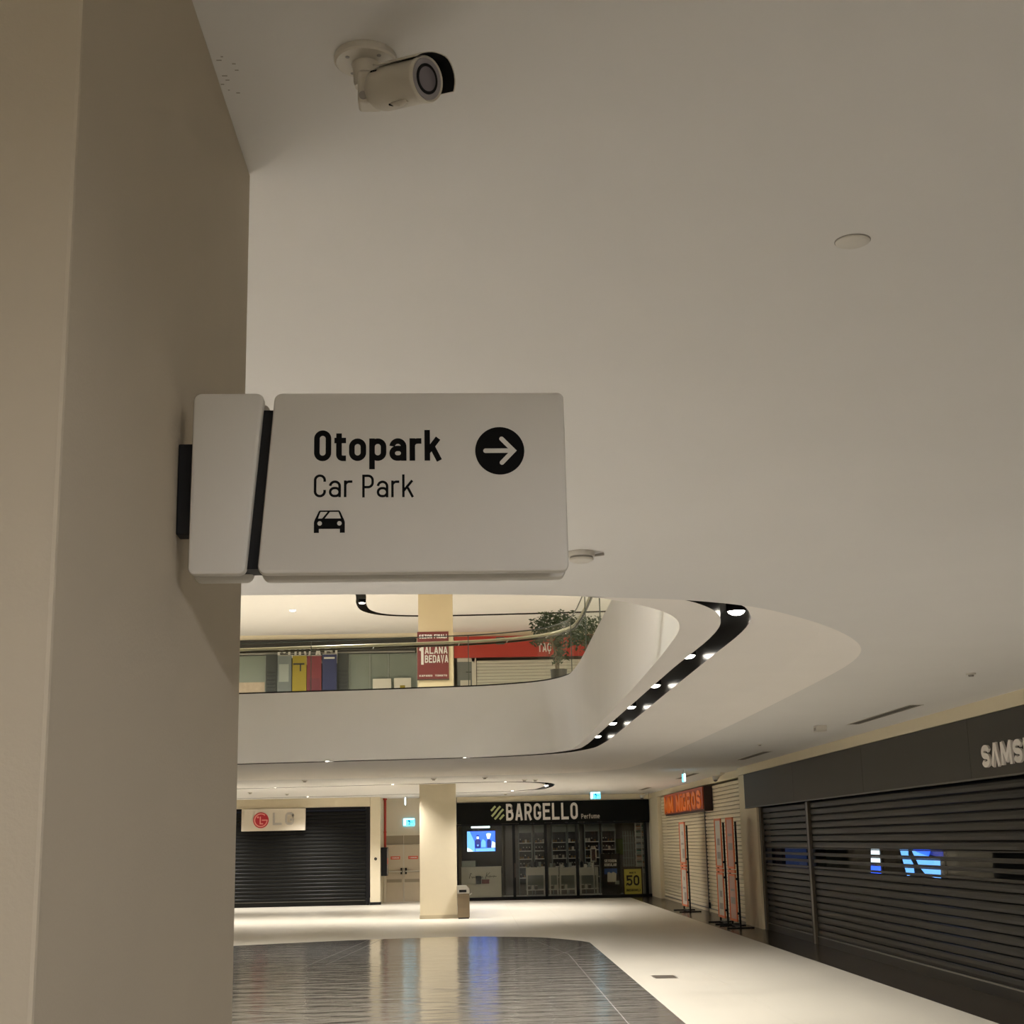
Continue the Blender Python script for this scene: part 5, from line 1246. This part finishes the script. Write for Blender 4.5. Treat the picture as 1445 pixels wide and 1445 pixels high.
exit_sign('hanging exit sign seen edge on near the orange sign', (5.17, 35.2, ZC - .10), .34, .18, 'y', .10)
p = at_y(840, 1118, 50.5); exit_sign('lit blue exit sign hanging before the perfume shop', (p.x, 50.5, p.z), .34, .22, 'x', ZC - p.z)
p = at_y(577, 1155, 53.17); exit_sign('lit blue exit sign on the wall over the fire doors', (p.x, 53.18, p.z), .40, .26, 'x', 0)
p = at_y(572, 1126, 50.9); exit_sign('small white lit exit sign hanging edge on before the fire doors', (p.x, 50.9, p.z), .22, .24, 'y', max(.05, ZC - p.z), face=EXITW)

# ---- downlights: in the trough beside the opening, in the far trough, on the gallery ceiling, behind the photographer, plus unseen ones added in the near corridor
def downlight(label, loc, power, group, angle=118, blend=.5, size=.07, r=.065, color=WARM):
    t = thing('downlight', label, 'downlight', loc, group=group)
    obj('can', lathe([(r * 1.15, .0), (r * 1.2, .01), (r * 1.2, .12), (0, .12)], 20), BLACK, t, smooth=True)
    obj('lens', lathe([(0, -.030), (r * .5, -.026), (r * .9, -.012), (r * 1.05, .004), (0, .006)], 20), LAMP, t, smooth=True)
    spot('downlight_beam', (0, 0, -.045), power, angle, blend, size, color=color, parent=t)
    return t
for ordn, (y, x) in zip(('first', 'second', 'third', 'fourth', 'fifth', 'sixth'), ((11.35, 2.15), (14.15, 2.18), (16.9, 2.19), (19.65, 2.21), (22.4, 2.225), (25.2, 2.235))):
    downlight('%s downlight from the hooked end of the black slot' % ordn, (x * KS, y * KS, ZR + .09), P_SLOT, 'downlights along the side slot', angle=150, blend=.8)
for x, y in ((-.08, 29.36), (-2.87, 29.77), (-5.7, 30.22)):
    downlight('round downlight in the far run of the black slot', (x * KS, y * KS, ZR + .03), P_SLOT * .8, 'downlights along the far run of the slot', angle=140, blend=.8)
for x, y in ((-8.2, 41.45), (-5.4, 41.1), (-2.1, 40.5), (1.0, 40.22), (2.32, 44.2), (-5.4, 49.45), (-1.6, 48.55), (-9, 49.85), (1.4, 47.6)):
    downlight('small downlight in the looping far light slot', (x, y, ZC + .03), P_FAR, 'downlights in the looping far slot', angle=128, blend=.8)
for x, y in ((-3.05, 30.5), (-3.05, 34.5), (-3.05, 38.5), (-3.18, 43.6)):
    downlight('downlight in the slot of the gallery ceiling', (x, y, ZUC + .03), P_UP, 'downlights in the gallery slot', r=.09, size=.1, angle=150)
for x, y in ((-5.4, 44.6), (-8.5, 36), (-8.5, 44), (5, 38), (6, 30), (6, 20), (-11, 46), (5.0, 34), (8.5, 44), (7.5, 38), (0.5, 3.5), (-3, 3.5), (-6.5, 3.5), (3.5, 3.5), (6, 10)):
    downlight('flush downlight in the bright gallery ceiling' if y > 40 and x < 0 else 'flush gallery ceiling downlight over the open void side' if y < 5 else 'flush gallery ceiling downlight beyond the slab edge', (x, y, ZUC - .005), P_UP * (7.0 if y < 5 else 1), 'flush downlights of the gallery', r=.09, size=.1, angle=168)
for x, y, k, an in ((4.0, -6.5, 2.4, 174), (4.0, -3.2, 2.8, 174), (0.5, -6.5, 1.9, 174), (4.8, 8.8, 2.2, 118), (-4.0, 4.4, 2.6, 118), (-3.6, 7.8, 9.0, 118)):  # lamps ahead of the camera are added to bounce light onto the ceiling
    lab = 'flush downlight over the corridor behind the photographer' if y < 0 else 'unseen downlight added to brighten the ceiling beside the near column' if x < 0 else 'unseen downlight added to brighten the ceiling before the dark shutters'
    downlight(lab, (x, y, ZC - .005), P_BACK * k, 'corridor downlights', r=.08, angle=an, blend=.15 if y < 0 else .5, color=NEUTRAL)
